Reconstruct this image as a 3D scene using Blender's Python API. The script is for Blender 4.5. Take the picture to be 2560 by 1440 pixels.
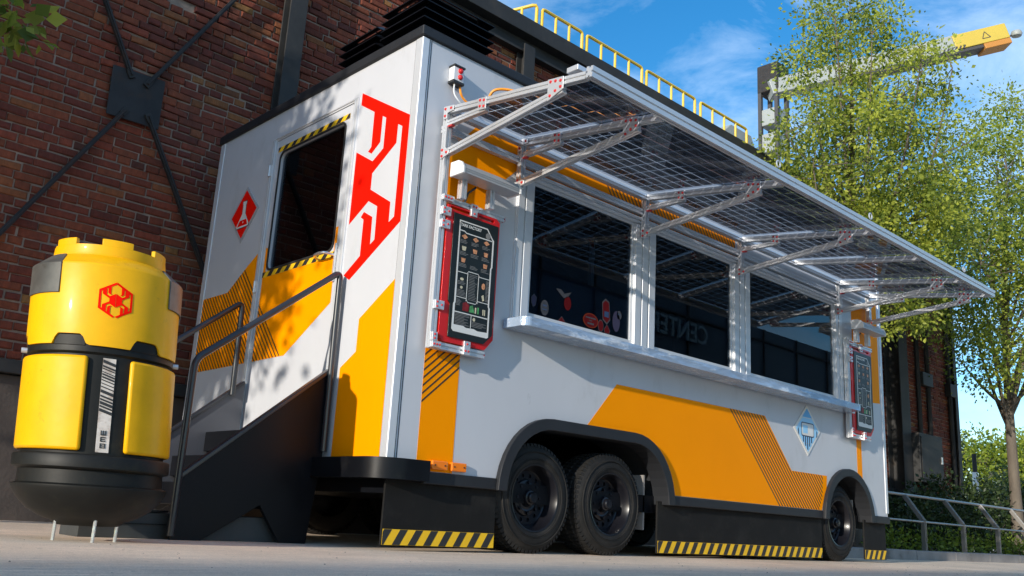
import bpy, bmesh, math, random
import numpy as np
from mathutils import Vector, Matrix
from mathutils.geometry import tessellate_polygon

for o in list(bpy.data.objects):
    bpy.data.objects.remove(o, do_unlink=True)
S = bpy.context.scene
COL = S.collection
rnd = random.Random(7)

# ------------------------------------------------------------------ camera
def cam_axes(yaw, pitch, roll):
    a, b, c = (math.radians(t) for t in (yaw, pitch, roll))
    f = Vector((math.cos(a)*math.cos(b), math.sin(a)*math.cos(b), math.sin(b)))
    r = Vector((math.sin(a), -math.cos(a), 0))
    u = r.cross(f)
    return r*math.cos(c)+u*math.sin(c), u*math.cos(c)-r*math.sin(c), f
CR, CU, CF = cam_axes(47.0609, 14.3132, 3.2983)
CPOS = Vector((-2.9331, -4.0627, 0.1915))
FPX = 2276.48
cd = bpy.data.cameras.new('camera')
cd.sensor_fit = 'HORIZONTAL'; cd.sensor_width = 36.0; cd.lens = 36.0*FPX/2560
cd.clip_start = 0.05; cd.clip_end = 2000
cam = bpy.data.objects.new('camera', cd); COL.objects.link(cam)
M = Matrix((CR, CU, -CF)).transposed().to_4x4(); M.translation = CPOS
cam.matrix_world = M
S.camera = cam

# ------------------------------------------------------------------ sky, sun, exposure
SUN_RAY = Vector((1.0, 0.25, -0.268)).normalized()
TO_SUN = -SUN_RAY
SUN_EL = math.asin(TO_SUN.z)
SUN_ROT = math.atan2(TO_SUN.x, TO_SUN.y)
w = bpy.data.worlds.new('World'); S.world = w; w.use_nodes = True
nt = w.node_tree; nt.nodes.clear()
wo = nt.nodes.new('ShaderNodeOutputWorld'); bg = nt.nodes.new('ShaderNodeBackground')
sky = nt.nodes.new('ShaderNodeTexSky'); sky.sky_type = 'NISHITA'; sky.sun_disc = False
sky.sun_elevation = SUN_EL; sky.sun_rotation = SUN_ROT
sky.air_density = 1.0; sky.dust_density = 0.3; sky.ozone_density = 2.4; sky.altitude = 0
tc = nt.nodes.new('ShaderNodeTexCoord'); mp = nt.nodes.new('ShaderNodeMapping')
mp.inputs['Scale'].default_value = (1.2, 3.4, 7.0); mp.inputs['Rotation'].default_value = (0.2, 0.35, 0.7)
nz = nt.nodes.new('ShaderNodeTexNoise'); nz.inputs['Scale'].default_value = 1.7; nz.inputs['Detail'].default_value = 9
nz.inputs['Roughness'].default_value = 0.62; nz.inputs['Distortion'].default_value = 0.5
cr = nt.nodes.new('ShaderNodeValToRGB')
cr.color_ramp.elements[0].position = 0.40; cr.color_ramp.elements[0].color = (0, 0, 0, 1)
cr.color_ramp.elements[1].position = 0.78; cr.color_ramp.elements[1].color = (0.6, 0.6, 0.6, 1)
mixc = nt.nodes.new('ShaderNodeMixRGB'); mixc.inputs[2].default_value = (4.6, 5.6, 6.8, 1)
hs = nt.nodes.new('ShaderNodeHueSaturation'); hs.inputs['Saturation'].default_value = 1.36
L = nt.links.new
L(tc.outputs['Generated'], mp.inputs[0]); L(mp.outputs[0], nz.inputs['Vector']); L(nz.outputs['Fac'], cr.inputs[0])
L(sky.outputs[0], hs.inputs['Color']); L(hs.outputs[0], mixc.inputs[1]); L(cr.outputs[0], mixc.inputs[0])
L(mixc.outputs[0], bg.inputs[0]); L(bg.outputs[0], wo.inputs[0])
bg.inputs[1].default_value = 0.125
sl = bpy.data.lights.new('sun', 'SUN'); sl.energy = 2.6; sl.angle = math.radians(0.6); sl.color = (1.0, 0.93, 0.82)
so = bpy.data.objects.new('sun', sl); COL.objects.link(so); so.location = (-30, -10, 20)
so.rotation_euler = SUN_RAY.to_track_quat('-Z', 'Y').to_euler()
S.view_settings.view_transform = 'Standard'; S.view_settings.look = 'None'
S.view_settings.exposure = 0.9; S.view_settings.gamma = 1.0; S.view_settings.use_curve_mapping = False
S.render.engine = 'CYCLES'
S.cycles.max_bounces = 8; S.cycles.transparent_max_bounces = 12

# ------------------------------------------------------------------ materials
def mat(name, col, rough=0.5, metal=0.0, var=0.0, scale=6.0, bump=0.0, bscale=60.0, spec=0.5, coat=0.0,
        dirt_glint=None, dirt_glint_scale=3.0, dirt_glint_lo=0.55, dirt_glint_hi=0.7, attr=None, stretch=None, rvar=0.0, pos=False):
    m = bpy.data.materials.new(name); m.use_nodes = True
    t = m.node_tree; n = t.nodes; b = n['Principled BSDF']
    b.inputs['Roughness'].default_value = rough; b.inputs['Metallic'].default_value = metal
    b.inputs['Specular IOR Level'].default_value = spec; b.inputs['Coat Weight'].default_value = coat
    b.inputs['Coat Roughness'].default_value = 0.08
    b.inputs['Base Color'].default_value = (*col, 1)
    src = None
    tcn = n.new('ShaderNodeTexCoord'); mpn = n.new('ShaderNodeMapping')
    if pos: t.links.new(n.new('ShaderNodeNewGeometry').outputs['Position'], mpn.inputs[0])
    else: t.links.new(tcn.outputs['Object'], mpn.inputs[0])
    if stretch: mpn.inputs['Scale'].default_value = stretch
    if attr:
        a = n.new('ShaderNodeAttribute'); a.attribute_name = attr; src = a.outputs['Color']
    if var > 0:
        z = n.new('ShaderNodeTexNoise'); z.inputs['Scale'].default_value = scale; z.inputs['Detail'].default_value = 6
        z.inputs['Roughness'].default_value = 0.65
        t.links.new(mpn.outputs[0], z.inputs['Vector'])
        mr = n.new('ShaderNodeMapRange'); mr.inputs['From Min'].default_value = 0.3; mr.inputs['From Max'].default_value = 0.7
        mr.inputs['To Min'].default_value = 1-var; mr.inputs['To Max'].default_value = 1+var
        t.links.new(z.outputs['Fac'], mr.inputs[0])
        mx = n.new('ShaderNodeVectorMath'); mx.operation = 'SCALE'
        if src: t.links.new(src, mx.inputs[0])
        else: mx.inputs[0].default_value = col
        t.links.new(mr.outputs[0], mx.inputs['Scale']); src = mx.outputs[0]
        if rvar > 0:
            m2 = n.new('ShaderNodeMapRange'); m2.inputs['From Min'].default_value = 0.3; m2.inputs['From Max'].default_value = 0.7
            m2.inputs['To Min'].default_value = rough-rvar; m2.inputs['To Max'].default_value = rough+rvar
            t.links.new(z.outputs['Fac'], m2.inputs[0]); t.links.new(m2.outputs[0], b.inputs['Roughness'])
    if dirt_glint:
        z2 = n.new('ShaderNodeTexNoise'); z2.inputs['Scale'].default_value = dirt_glint_scale; z2.inputs['Detail'].default_value = 10
        z2.inputs['Roughness'].default_value = 0.72
        t.links.new(mpn.outputs[0], z2.inputs['Vector'])
        mr2 = n.new('ShaderNodeMapRange'); mr2.inputs['From Min'].default_value = dirt_glint_lo; mr2.inputs['From Max'].default_value = dirt_glint_hi
        t.links.new(z2.outputs['Fac'], mr2.inputs[0])
        mm = n.new('ShaderNodeMixRGB'); mm.inputs[2].default_value = (*dirt_glint, 1)
        if src: t.links.new(src, mm.inputs[1])
        else: mm.inputs[1].default_value = (*col, 1)
        t.links.new(mr2.outputs[0], mm.inputs[0]); src = mm.outputs[0]
    if src: t.links.new(src, b.inputs['Base Color'])
    if bump > 0:
        z3 = n.new('ShaderNodeTexNoise'); z3.inputs['Scale'].default_value = bscale; z3.inputs['Detail'].default_value = 5
        t.links.new(mpn.outputs[0], z3.inputs['Vector'])
        bp = n.new('ShaderNodeBump'); bp.inputs['Strength'].default_value = bump; bp.inputs['Distance'].default_value = 0.01
        t.links.new(z3.outputs['Fac'], bp.inputs['Height']); t.links.new(bp.outputs[0], b.inputs['Normal'])
    return m

def glass_mat(name, tint, refl=1.0, ior=1.5, rough=0.0, gmax=0.85, milk=0.0):
    m = bpy.data.materials.new(name); m.use_nodes = True
    t = m.node_tree; t.nodes.clear()
    o = t.nodes.new('ShaderNodeOutputMaterial'); mx = t.nodes.new('ShaderNodeMixShader')
    tr = t.nodes.new('ShaderNodeBsdfTransparent'); tr.inputs[0].default_value = (*tint, 1)
    gl = t.nodes.new('ShaderNodeBsdfGlossy'); gl.inputs['Roughness'].default_value = rough
    gl.inputs[0].default_value = (refl, refl, refl, 1)
    lw = t.nodes.new('ShaderNodeLayerWeight'); lw.inputs[0].default_value = 0.5
    pw = t.nodes.new('ShaderNodeMath'); pw.operation = 'POWER'; pw.inputs[1].default_value = 5.0
    fr = t.nodes.new('ShaderNodeMapRange'); fr.inputs['To Min'].default_value = ((ior-1)/(ior+1))**2; fr.inputs['To Max'].default_value = gmax
    t.links.new(lw.outputs['Facing'], pw.inputs[0]); t.links.new(pw.outputs[0], fr.inputs[0])
    t.links.new(fr.outputs[0], mx.inputs[0]); 
    base = tr.outputs[0]
    if milk > 0:
        tl = t.nodes.new('ShaderNodeBsdfTranslucent'); tl.inputs[0].default_value = (0.8, 0.82, 0.86, 1)
        m0 = t.nodes.new('ShaderNodeMixShader'); m0.inputs[0].default_value = milk
        t.links.new(tr.outputs[0], m0.inputs[1]); t.links.new(tl.outputs[0], m0.inputs[2]); base = m0.outputs[0]
    t.links.new(base, mx.inputs[1]); t.links.new(gl.outputs[0], mx.inputs[2])
    t.links.new(mx.outputs[0], o.inputs[0])
    return m

def leaf_mat(name, dark, light, trans=0.35):
    m = bpy.data.materials.new(name); m.use_nodes = True
    t = m.node_tree; t.nodes.clear()
    o = t.nodes.new('ShaderNodeOutputMaterial'); mx = t.nodes.new('ShaderNodeMixShader'); mx.inputs[0].default_value = trans
    d = t.nodes.new('ShaderNodeBsdfPrincipled'); d.inputs['Roughness'].default_value = 0.45
    d.inputs['Specular IOR Level'].default_value = 0.35
    tl = t.nodes.new('ShaderNodeBsdfTranslucent')
    a = t.nodes.new('ShaderNodeAttribute'); a.attribute_name = 'lc'
    r = t.nodes.new('ShaderNodeValToRGB')
    r.color_ramp.elements[0].color = (*dark, 1); r.color_ramp.elements[1].color = (*light, 1)
    t.links.new(a.outputs['Fac'], r.inputs[0]); t.links.new(r.outputs[0], d.inputs['Base Color'])
    h = t.nodes.new('ShaderNodeHueSaturation'); h.inputs['Value'].default_value = 1.5
    t.links.new(r.outputs[0], h.inputs['Color']); t.links.new(h.outputs[0], tl.inputs[0])
    t.links.new(d.outputs[0], mx.inputs[1]); t.links.new(tl.outputs[0], mx.inputs[2]); t.links.new(mx.outputs[0], o.inputs[0])
    return m

MT = {}
MT['panel'] = mat('trailer_panel', (0.55, 0.555, 0.58), 0.32, var=0.03, scale=1.5, coat=0.2, bump=0.02, bscale=1.6, rvar=0.05, stretch=(1, 1, 0.45), dirt_glint=(0.36, 0.355, 0.35), dirt_glint_scale=3.5, dirt_glint_lo=0.56, dirt_glint_hi=1.0)
MT['orange'] = mat('orange_vinyl', (1.0, 0.305, 0.0), 0.45, var=0.02, scale=3, spec=0.04, bump=0.01, bscale=3)
MT['redv'] = mat('red_vinyl', (0.92, 0.008, 0.002), 0.45, var=0.02, scale=3, spec=0.04)
MT['hatch'] = mat('dark_vinyl', (0.05, 0.03, 0.01), 0.5)
MT['tape_y'] = mat('tape_yellow', (0.85, 0.50, 0.01), 0.5, var=0.05, scale=9, dirt_glint=(0.35, 0.22, 0.03), dirt_glint_scale=5, dirt_glint_lo=0.6, dirt_glint_hi=0.85)
MT['tape_k'] = mat('tape_black', (0.022, 0.022, 0.022), 0.5)
MT['alu'] = mat('aluminium', (0.72, 0.72, 0.73), 0.36, metal=0.6, var=0.03, scale=3, rvar=0.03)
MT['alu_w'] = mat('white_aluminium', (0.66, 0.67, 0.69), 0.4, metal=0.35, var=0.04, scale=5)
MT['steel'] = mat('stainless', (0.75, 0.76, 0.78), 0.24, metal=0.85, var=0.05, scale=4, bump=0.5, bscale=9, stretch=(0.6, 1, 1))
MT['film'] = mat('film_covered_steel', (0.40, 0.50, 0.64), 0.2, metal=0.3, var=0.15, scale=3, bump=1.0, bscale=14, stretch=(0.5, 1, 1.6), coat=0.3, dirt_glint=(0.80, 0.84, 0.90), dirt_glint_scale=7, dirt_glint_lo=0.54, dirt_glint_hi=0.62)  # sky reflection and wrinkle glints painted in as blue with pale patches
MT['railsteel'] = mat('brushed_rail', (0.30, 0.28, 0.255), 0.4, metal=0.6, var=0.1, scale=6)
MT['black'] = mat('black_paint', (0.0045, 0.005, 0.007), 0.40, var=0.25, scale=4, rvar=0.08, spec=0.22, dirt_glint=(0.02, 0.019, 0.018), dirt_glint_scale=7, dirt_glint_lo=0.6, dirt_glint_hi=0.9)
MT['charcoal'] = mat('charcoal_trim', (0.020, 0.021, 0.024), 0.5, spec=0.3, var=0.12, scale=5)
MT['skirt'] = mat('skirt_rubber', (0.009, 0.0085, 0.008), 0.7, spec=0.2, var=0.2, scale=6, dirt_glint=(0.03, 0.028, 0.025), dirt_glint_scale=4, dirt_glint_lo=0.5, dirt_glint_hi=0.9)
MT['rubber'] = mat('tyre_rubber', (0.012, 0.0115, 0.011), 0.75, spec=0.3, var=0.25, scale=12, bump=0.25, bscale=70, dirt_glint=(0.036, 0.032, 0.028), dirt_glint_scale=5, dirt_glint_lo=0.45, dirt_glint_hi=0.8)
MT['rim'] = mat('black_rim', (0.008, 0.008, 0.011), 0.3, coat=0.15, spec=0.35, var=0.1)
MT['inside'] = mat('dark_interior', (0.03, 0.032, 0.036), 0.55)
MT['shadow_gap'] = mat('gap_black', (0.008, 0.008, 0.008), 0.8)
MT['glass'] = glass_mat('window_glass', (0.40, 0.46, 0.52), 1.0, 1.52)
MT['solarglass'] = glass_mat('solar_glass', (0.80, 0.82, 0.86), 1.0, 1.45, 0.05, 0.5, 0.07)
MT['cell'] = mat('solar_cell', (0.009, 0.011, 0.022), 0.35, spec=0.3, var=0.2, scale=9)
MT['red'] = mat('red_plastic', (0.62, 0.010, 0.010), 0.3, coat=0.3)
MT['redbolt'] = mat('red_bolt', (0.60, 0.03, 0.03), 0.4)
MT['board'] = mat('menu_black', (0.010, 0.013, 0.011), 0.35)
MT['print_w'] = mat('print_white', (0.72, 0.70, 0.66), 0.5)
MT['print_g'] = mat('print_grey', (0.22, 0.21, 0.20), 0.5)
MT['st_red'] = mat('sticker_red', (0.10, 0.003, 0.004), 0.5, spec=0.1)
MT['navyfilm'] = mat('navy_film', (0.012, 0.035, 0.065), 0.4, var=0.2, scale=3)
MT['st_org'] = mat('sticker_orange', (0.16, 0.022, 0.006), 0.5, spec=0.1)
MT['st_grey'] = mat('sticker_grey', (0.06, 0.06, 0.068), 0.5, spec=0.1, var=0.3, scale=50)
MT['st_purple'] = mat('sticker_purple', (0.045, 0.04, 0.075), 0.5, spec=0.1)
MT['print_food'] = mat('print_food', (0.62, 0.27, 0.13), 0.5, var=0.5, scale=60)
MT['print_pale'] = mat('print_pale', (0.62, 0.55, 0.38), 0.5, var=0.4, scale=60)
MT['print_green'] = mat('print_green', (0.08, 0.30, 0.10), 0.5, var=0.5, scale=50)
MT['print_red'] = mat('print_red', (0.20, 0.008, 0.008), 0.5, var=0.4, scale=50)
MT['lampgrey'] = mat('lamp_grey', (0.46, 0.47, 0.49), 0.35, metal=0.25)
MT['blue'] = mat('blue_print', (0.12, 0.42, 0.78), 0.4)
MT['skyblue'] = mat('pale_blue_print', (0.32, 0.62, 0.88), 0.4)
MT['navy'] = mat('navy_print', (0.02, 0.05, 0.12), 0.4)
MT['amber'] = mat('amber_lens', (0.95, 0.22, 0.01), 0.25, coat=0.3)
MT['cable_o'] = mat('orange_cable', (0.9, 0.30, 0.01), 0.5)
MT['white'] = mat('white_plastic', (0.75, 0.75, 0.75), 0.4)
MT['rail'] = mat('handrail_paint', (0.024, 0.026, 0.032), 0.3, coat=0.25, var=0.1)
MT['sky_sheen'] = mat('sky_sheen_black', (0.085, 0.09, 0.105), 0.4, var=0.1, scale=4)  # glossy black panel, its sky reflection put into a grey-blue base
MT['tread'] = mat('step_grey', (0.045, 0.049, 0.05), 0.6, var=0.15, scale=8)
MT['barrel_y'] = mat('barrel_yellow', (0.82, 0.415, 0.0), 0.42, var=0.10, scale=4, spec=0.25, coat=0.06, dirt_glint=(0.20, 0.085, 0.01), dirt_glint_scale=9, dirt_glint_lo=0.60, dirt_glint_hi=0.82, bump=0.06, bscale=30)
MT['barrel_k'] = mat('barrel_black', (0.009, 0.009, 0.008), 0.5, spec=0.25, var=0.3, scale=5, dirt_glint=(0.03, 0.027, 0.015), dirt_glint_scale=5, dirt_glint_lo=0.55, dirt_glint_hi=0.8, bump=0.05, bscale=25)
MT['barrel_pad'] = mat('barrel_pad_metal', (0.11, 0.105, 0.095), 0.42, metal=0.3, var=0.3, scale=8, dirt_glint=(0.05, 0.04, 0.03), dirt_glint_scale=7)
MT['barrel_label'] = mat('barrel_label', (0.58, 0.53, 0.48), 0.55, var=0.12, scale=15, dirt_glint=(0.22, 0.12, 0.07), dirt_glint_scale=14, dirt_glint_lo=0.5, dirt_glint_hi=0.75)
MT['mortar'] = mat('mortar', (0.29, 0.22, 0.175), 0.95, var=0.25, scale=6, bump=0.5, bscale=90, dirt_glint=(0.12, 0.085, 0.07), dirt_glint_scale=1.7, dirt_glint_lo=0.50, dirt_glint_hi=0.8)
MT['brick'] = mat('brick', (0.3, 0.1, 0.06), 0.9, var=0.28, scale=22, attr='bc', bump=0.5, bscale=70, dirt_glint=(0.050, 0.024, 0.020), dirt_glint_scale=1.5, dirt_glint_lo=0.50, dirt_glint_hi=0.85, pos=True, stretch=(1.3, 1, 0.6))
MT['darkbase'] = mat('dark_render', (0.075, 0.06, 0.052), 0.9, var=0.25, scale=2.5, bump=0.3, bscale=40)
MT['concrete'] = mat('concrete', (0.27, 0.25, 0.235), 0.9, var=0.2, scale=2.5, bump=0.25, bscale=40, dirt_glint=(0.13, 0.11, 0.10), dirt_glint_scale=1.6)
MT['steelbeam'] = mat('painted_steel', (0.036, 0.035, 0.034), 0.6, spec=0.25, var=0.25, scale=3, dirt_glint=(0.07, 0.05, 0.034), dirt_glint_scale=3, dirt_glint_lo=0.55, dirt_glint_hi=0.8)
MT['plate'] = mat('brace_steel', (0.030, 0.029, 0.030), 0.6, metal=0.0, spec=0.25, var=0.25, scale=5, dirt_glint=(0.05, 0.03, 0.022), dirt_glint_scale=4)
MT['railyellow'] = mat('railing_yellow', (0.80, 0.53, 0.05), 0.5, var=0.08, scale=6)
MT['crane_w'] = mat('crane_white', (0.30, 0.33, 0.33), 0.5, var=0.06, scale=0.6)
MT['crane_y'] = mat('crane_yellow', (0.50, 0.38, 0.06), 0.5, var=0.05, scale=0.6)
MT['crane_k'] = mat('crane_dark', (0.05, 0.05, 0.055), 0.6)
MT['crane_o'] = mat('crane_orange', (0.45, 0.20, 0.04), 0.6)
MT['bark'] = mat('bark', (0.13, 0.105, 0.08), 0.9, var=0.3, scale=9, bump=0.8, bscale=30, stretch=(1, 1, 0.25))
MT['soil'] = mat('soil', (0.055, 0.045, 0.03), 0.95, var=0.4, scale=8, bump=0.8, bscale=30)
MT['leaf'] = leaf_mat('leaf_pear', (0.075, 0.125, 0.018), (0.52, 0.54, 0.08), 0.48)
MT['leaf_b'] = leaf_mat('leaf_pear_shaded', (0.075, 0.13, 0.02), (0.46, 0.50, 0.07), 0.48)
MT['leaf_far'] = leaf_mat('leaf_far', (0.12, 0.18, 0.02), (0.36, 0.40, 0.04), 0.4)
MT['leaf_dark'] = leaf_mat('leaf_dark', (0.012, 0.026, 0.010), (0.05, 0.08, 0.022), 0.2)
MT['leaf_con'] = leaf_mat('leaf_conifer', (0.03, 0.06, 0.02), (0.11, 0.16, 0.04), 0.25)
MT['leaf_low'] = leaf_mat('leaf_low', (0.06, 0.11, 0.015), (0.22, 0.28, 0.03), 0.3)
MT['navywall'] = mat('navy_cladding', (0.022, 0.050, 0.095), 0.5, var=0.15, scale=0.5)
MT['lettering'] = mat('pale_lettering', (0.20, 0.30, 0.36), 0.5)

# ------------------------------------------------------------------ mesh helpers
ORG = {}      # root object -> world origin
class MB:
    def __init__(s): s.v = []; s.f = []; s.m = []
    def add(s, vs, fs, mi=0):
        b = len(s.v); s.v += [tuple(p) for p in vs]
        for f in fs: s.f.append(tuple(b+i for i in f)); s.m.append(mi)
        return s
    def box(s, x0, x1, y0, y1, z0, z1, mi=0):
        v = [(x, y, z) for z in (z0, z1) for y in (y0, y1) for x in (x0, x1)]
        return s.add(v, [(0, 2, 3, 1), (4, 5, 7, 6), (0, 1, 5, 4), (2, 6, 7, 3), (0, 4, 6, 2), (1, 3, 7, 5)], mi)
    def sweep(s, prof, p0, p1, up=(0, 0, 1), mi=0):
        p0 = Vector(p0); p1 = Vector(p1); d = (p1-p0).normalized(); up = Vector(up)
        a = d.cross(up)
        if a.length < 1e-4: a = d.cross(Vector((1, 0, 0)))
        a.normalize(); b = a.cross(d).normalized()
        n = len(prof)
        vs = [p+a*x+b*y for p in (p0, p1) for x, y in prof]
        fs = [(i, (i+1) % n, n+(i+1) % n, n+i) for i in range(n)]
        s.add(vs, fs, mi)
        base = len(s.v)-2*n
        for tri in tessellate_polygon([[Vector((x, y, 0)) for x, y in prof]]):
            s.f.append(tuple(base+i for i in tri)); s.m.append(mi)
            s.f.append(tuple(base+n+i for i in reversed(tri))); s.m.append(mi)
        return s
    def bar(s, p0, p1, w, h=None, up=(0, 0, 1), mi=0):
        h = h or w
        return s.sweep([(-w/2, -h/2), (w/2, -h/2), (w/2, h/2), (-w/2, h/2)], p0, p1, up, mi)
    def extr(s, p0, p1, w=0.04, h=None, up=(0, 0, 1), mi=0):   # slotted aluminium extrusion
        h = h or w
        a, b = w/2, h/2; g = min(a, b)*0.24; dp = min(a, b)*0.4
        pr = [(-a, -b), (-g, -b), (-g, -b+dp), (g, -b+dp), (g, -b), (a, -b), (a, -g), (a-dp, -g), (a-dp, g), (a, g),
              (a, b), (g, b), (g, b-dp), (-g, b-dp), (-g, b), (-a, b), (-a, g), (-a+dp, g), (-a+dp, -g), (-a, -g)]
        return s.sweep(pr, p0, p1, up, mi)
    def tube(s, pts, r, n=8, mi=0, caps=True):
        pts = [Vector(p) for p in pts]; k = len(pts)
        rs = r if isinstance(r, (list, tuple)) else [r]*k
        base = len(s.v); prev = None
        for i, p in enumerate(pts):
            d = (pts[min(i+1, k-1)]-pts[max(i-1, 0)]).normalized()
            if prev is None:
                a = d.cross(Vector((0, 0, 1)))
                if a.length < 1e-3: a = d.cross(Vector((1, 0, 0)))
            else: a = prev-d*prev.dot(d)
            a.normalize(); prev = a; b = d.cross(a)
            for j in range(n):
                t = 2*math.pi*j/n; s.v.append(tuple(p+(a*math.cos(t)+b*math.sin(t))*rs[i]))
        for i in range(k-1):
            for j in range(n):
                s.f.append((base+i*n+j, base+i*n+(j+1) % n, base+(i+1)*n+(j+1) % n, base+(i+1)*n+j)); s.m.append(mi)
        if caps:
            s.f.append(tuple(base+j for j in reversed(range(n)))); s.m.append(mi)
            s.f.append(tuple(base+(k-1)*n+j for j in range(n))); s.m.append(mi)
        return s
    def plate(s, loops, fr, d0, d1, mi=0):
        # loops: outer then holes, 2-d; fr: function (a, b, d) -> 3-d ; d0 near wall, d1 outer
        flat = [p for l in loops for p in l]; n = len(flat)
        tris = tessellate_polygon([[Vector((a, b, 0)) for a, b in l] for l in loops])
        base = len(s.v)
        s.v += [tuple(fr(a, b, d1)) for a, b in flat]+[tuple(fr(a, b, d0)) for a, b in flat]
        for t in tris:
            s.f.append(tuple(base+i for i in t)); s.m.append(mi)
            s.f.append(tuple(base+n+i for i in reversed(t))); s.m.append(mi)
        o = 0
        for l in loops:
            k = len(l)
            for i in range(k):
                a, b = o+i, o+(i+1) % k
                s.f.append((base+a, base+b, base+n+b, base+n+a)); s.m.append(mi)
            o += k
        return s
    def lathe(s, prof, n=48, c=(0, 0), a0=0, a1=2*math.pi, mi=0, close=True):
        full = abs(a1-a0-2*math.pi) < 1e-6
        m = n if full else n+1; base = len(s.v); k = len(prof)
        for i in range(m):
            t = a0+(a1-a0)*i/n
            for r, z in prof: s.v.append((c[0]+r*math.cos(t), c[1]+r*math.sin(t), z))
        for i in range(n):
            i2 = (i+1) % m
            for j in range(k-1):
                s.f.append((base+i*k+j, base+i2*k+j, base+i2*k+j+1, base+i*k+j+1)); s.m.append(mi)
        return s
    def xf(s, fn, start=0):
        for i in range(start, len(s.v)): s.v[i] = tuple(fn(Vector(s.v[i])))
        return s
    def mesh(s, name, mats, smooth=False, org=None):
        me = bpy.data.meshes.new(name)
        v = s.v
        if org is not None and tuple(org) != (0, 0, 0): v = [(p[0]-org[0], p[1]-org[1], p[2]-org[2]) for p in v]
        me.from_pydata(v, [], s.f)
        for m in (mats if isinstance(mats, (list, tuple)) else [mats]): me.materials.append(m)
        if len(set(s.m)) > 1: me.polygons.foreach_set('material_index', s.m)
        bm = bmesh.new(); bm.from_mesh(me); bmesh.ops.recalc_face_normals(bm, faces=bm.faces); bm.to_mesh(me); bm.free()
        if smooth:
            me.polygons.foreach_set('use_smooth', [True]*len(me.polygons))
        me.update(); return me
    def build(s, name, mats, parent=None, smooth=False, bevel=0.0, seg=2):
        org = ORG.get(root_of(parent), (0, 0, 0)) if parent else (0, 0, 0)
        me = s.mesh(name, mats, smooth, org)
        o = bpy.data.objects.new(name, me); COL.objects.link(o)
        if parent: o.parent = parent
        if bevel > 0:
            md = o.modifiers.new('bevel', 'BEVEL'); md.width = bevel; md.segments = seg; md.limit_method = 'ANGLE'; md.angle_limit = math.radians(40)
        if smooth:
            try:
                me.set_sharp_from_angle(angle=math.radians(smooth if smooth is not True else 40))
            except Exception: pass
        return o
def root_of(o):
    while o.parent: o = o.parent
    return o
def thing(name, loc, label, cat, group=None):
    e = bpy.data.objects.new(name, None); COL.objects.link(e); e.location = loc; e.empty_display_size = 0.2
    ORG[e] = tuple(loc); tag(e, label, cat, group); return e
def tag(o, label=None, cat=None, group=None, kind=None):
    if label: o['label'] = label
    if cat: o['category'] = cat
    if group: o['group'] = group
    if kind: o['kind'] = kind
    return o
def place(me, name, parent, loc):      # object sharing mesh data, loc in world coordinates
    o = bpy.data.objects.new(name, me); COL.objects.link(o); org = ORG.get(root_of(parent), (0, 0, 0)) if parent else (0, 0, 0)
    if parent: o.parent = parent
    o.location = (loc[0]-org[0], loc[1]-org[1], loc[2]-org[2]); return o
SIDE = lambda y=0.0: (lambda a, b, d: (a, y-d, b))        # side wall of the trailer: (x, z), outwards -y
ENDW = lambda x=0.0: (lambda a, b, d: (x-d, a, b))        # end wall: (y, z), outwards -x
def clip(poly, fn):            # keep fn(p) >= 0
    out = []
    for i in range(len(poly)):
        p, q = poly[i], poly[(i+1) % len(poly)]; a, b = fn(p), fn(q)
        if a >= 0: out.append(p)
        if (a >= 0) != (b >= 0):
            t = a/(a-b); out.append((p[0]+(q[0]-p[0])*t, p[1]+(q[1]-p[1])*t))
    return out
def clip_convex(poly, conv):
    ar = sum(conv[i][0]*conv[(i+1) % len(conv)][1]-conv[(i+1) % len(conv)][0]*conv[i][1] for i in range(len(conv)))
    sg = 1 if ar > 0 else -1
    for i in range(len(conv)):
        a, b = conv[i], conv[(i+1) % len(conv)]
        poly = clip(poly, lambda p: sg*((b[0]-a[0])*(p[1]-a[1])-(b[1]-a[1])*(p[0]-a[0])))
        if len(poly) < 3: return []
    return poly
def rrect(x0, x1, z0, z1, r, n=5):
    o = []
    for cx, cz, a in ((x1-r, z1-r, 0), (x0+r, z1-r, 90), (x0+r, z0+r, 180), (x1-r, z0+r, 270)):
        for i in range(n+1):
            t = math.radians(a+90*i/n); o.append((cx+r*math.cos(t), cz+r*math.sin(t)))
    return o
def ell(cx, cz, rx, rz, n=16): return [(cx+rx*math.cos(2*math.pi*i/n), cz+rz*math.sin(2*math.pi*i/n)) for i in range(n)]
def text_mesh(txt, size, extrude=0.0, align='CENTER', bold=0.0):
    c = bpy.data.curves.new('txt', 'FONT'); c.body = txt; c.size = size; c.extrude = extrude; c.align_x = align; c.align_y = 'CENTER'; c.offset = bold
    c.resolution_u = 3
    o = bpy.data.objects.new('txt', c); COL.objects.link(o)
    bpy.context.view_layer.update()
    me = bpy.data.meshes.new_from_object(o.evaluated_get(bpy.context.evaluated_depsgraph_get()))
    v = [tuple(p.co) for p in me.vertices]; f = [tuple(p.vertices) for p in me.polygons]
    bpy.data.objects.remove(o, do_unlink=True); bpy.data.curves.remove(c); bpy.data.meshes.remove(me)
    return v, f

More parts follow.
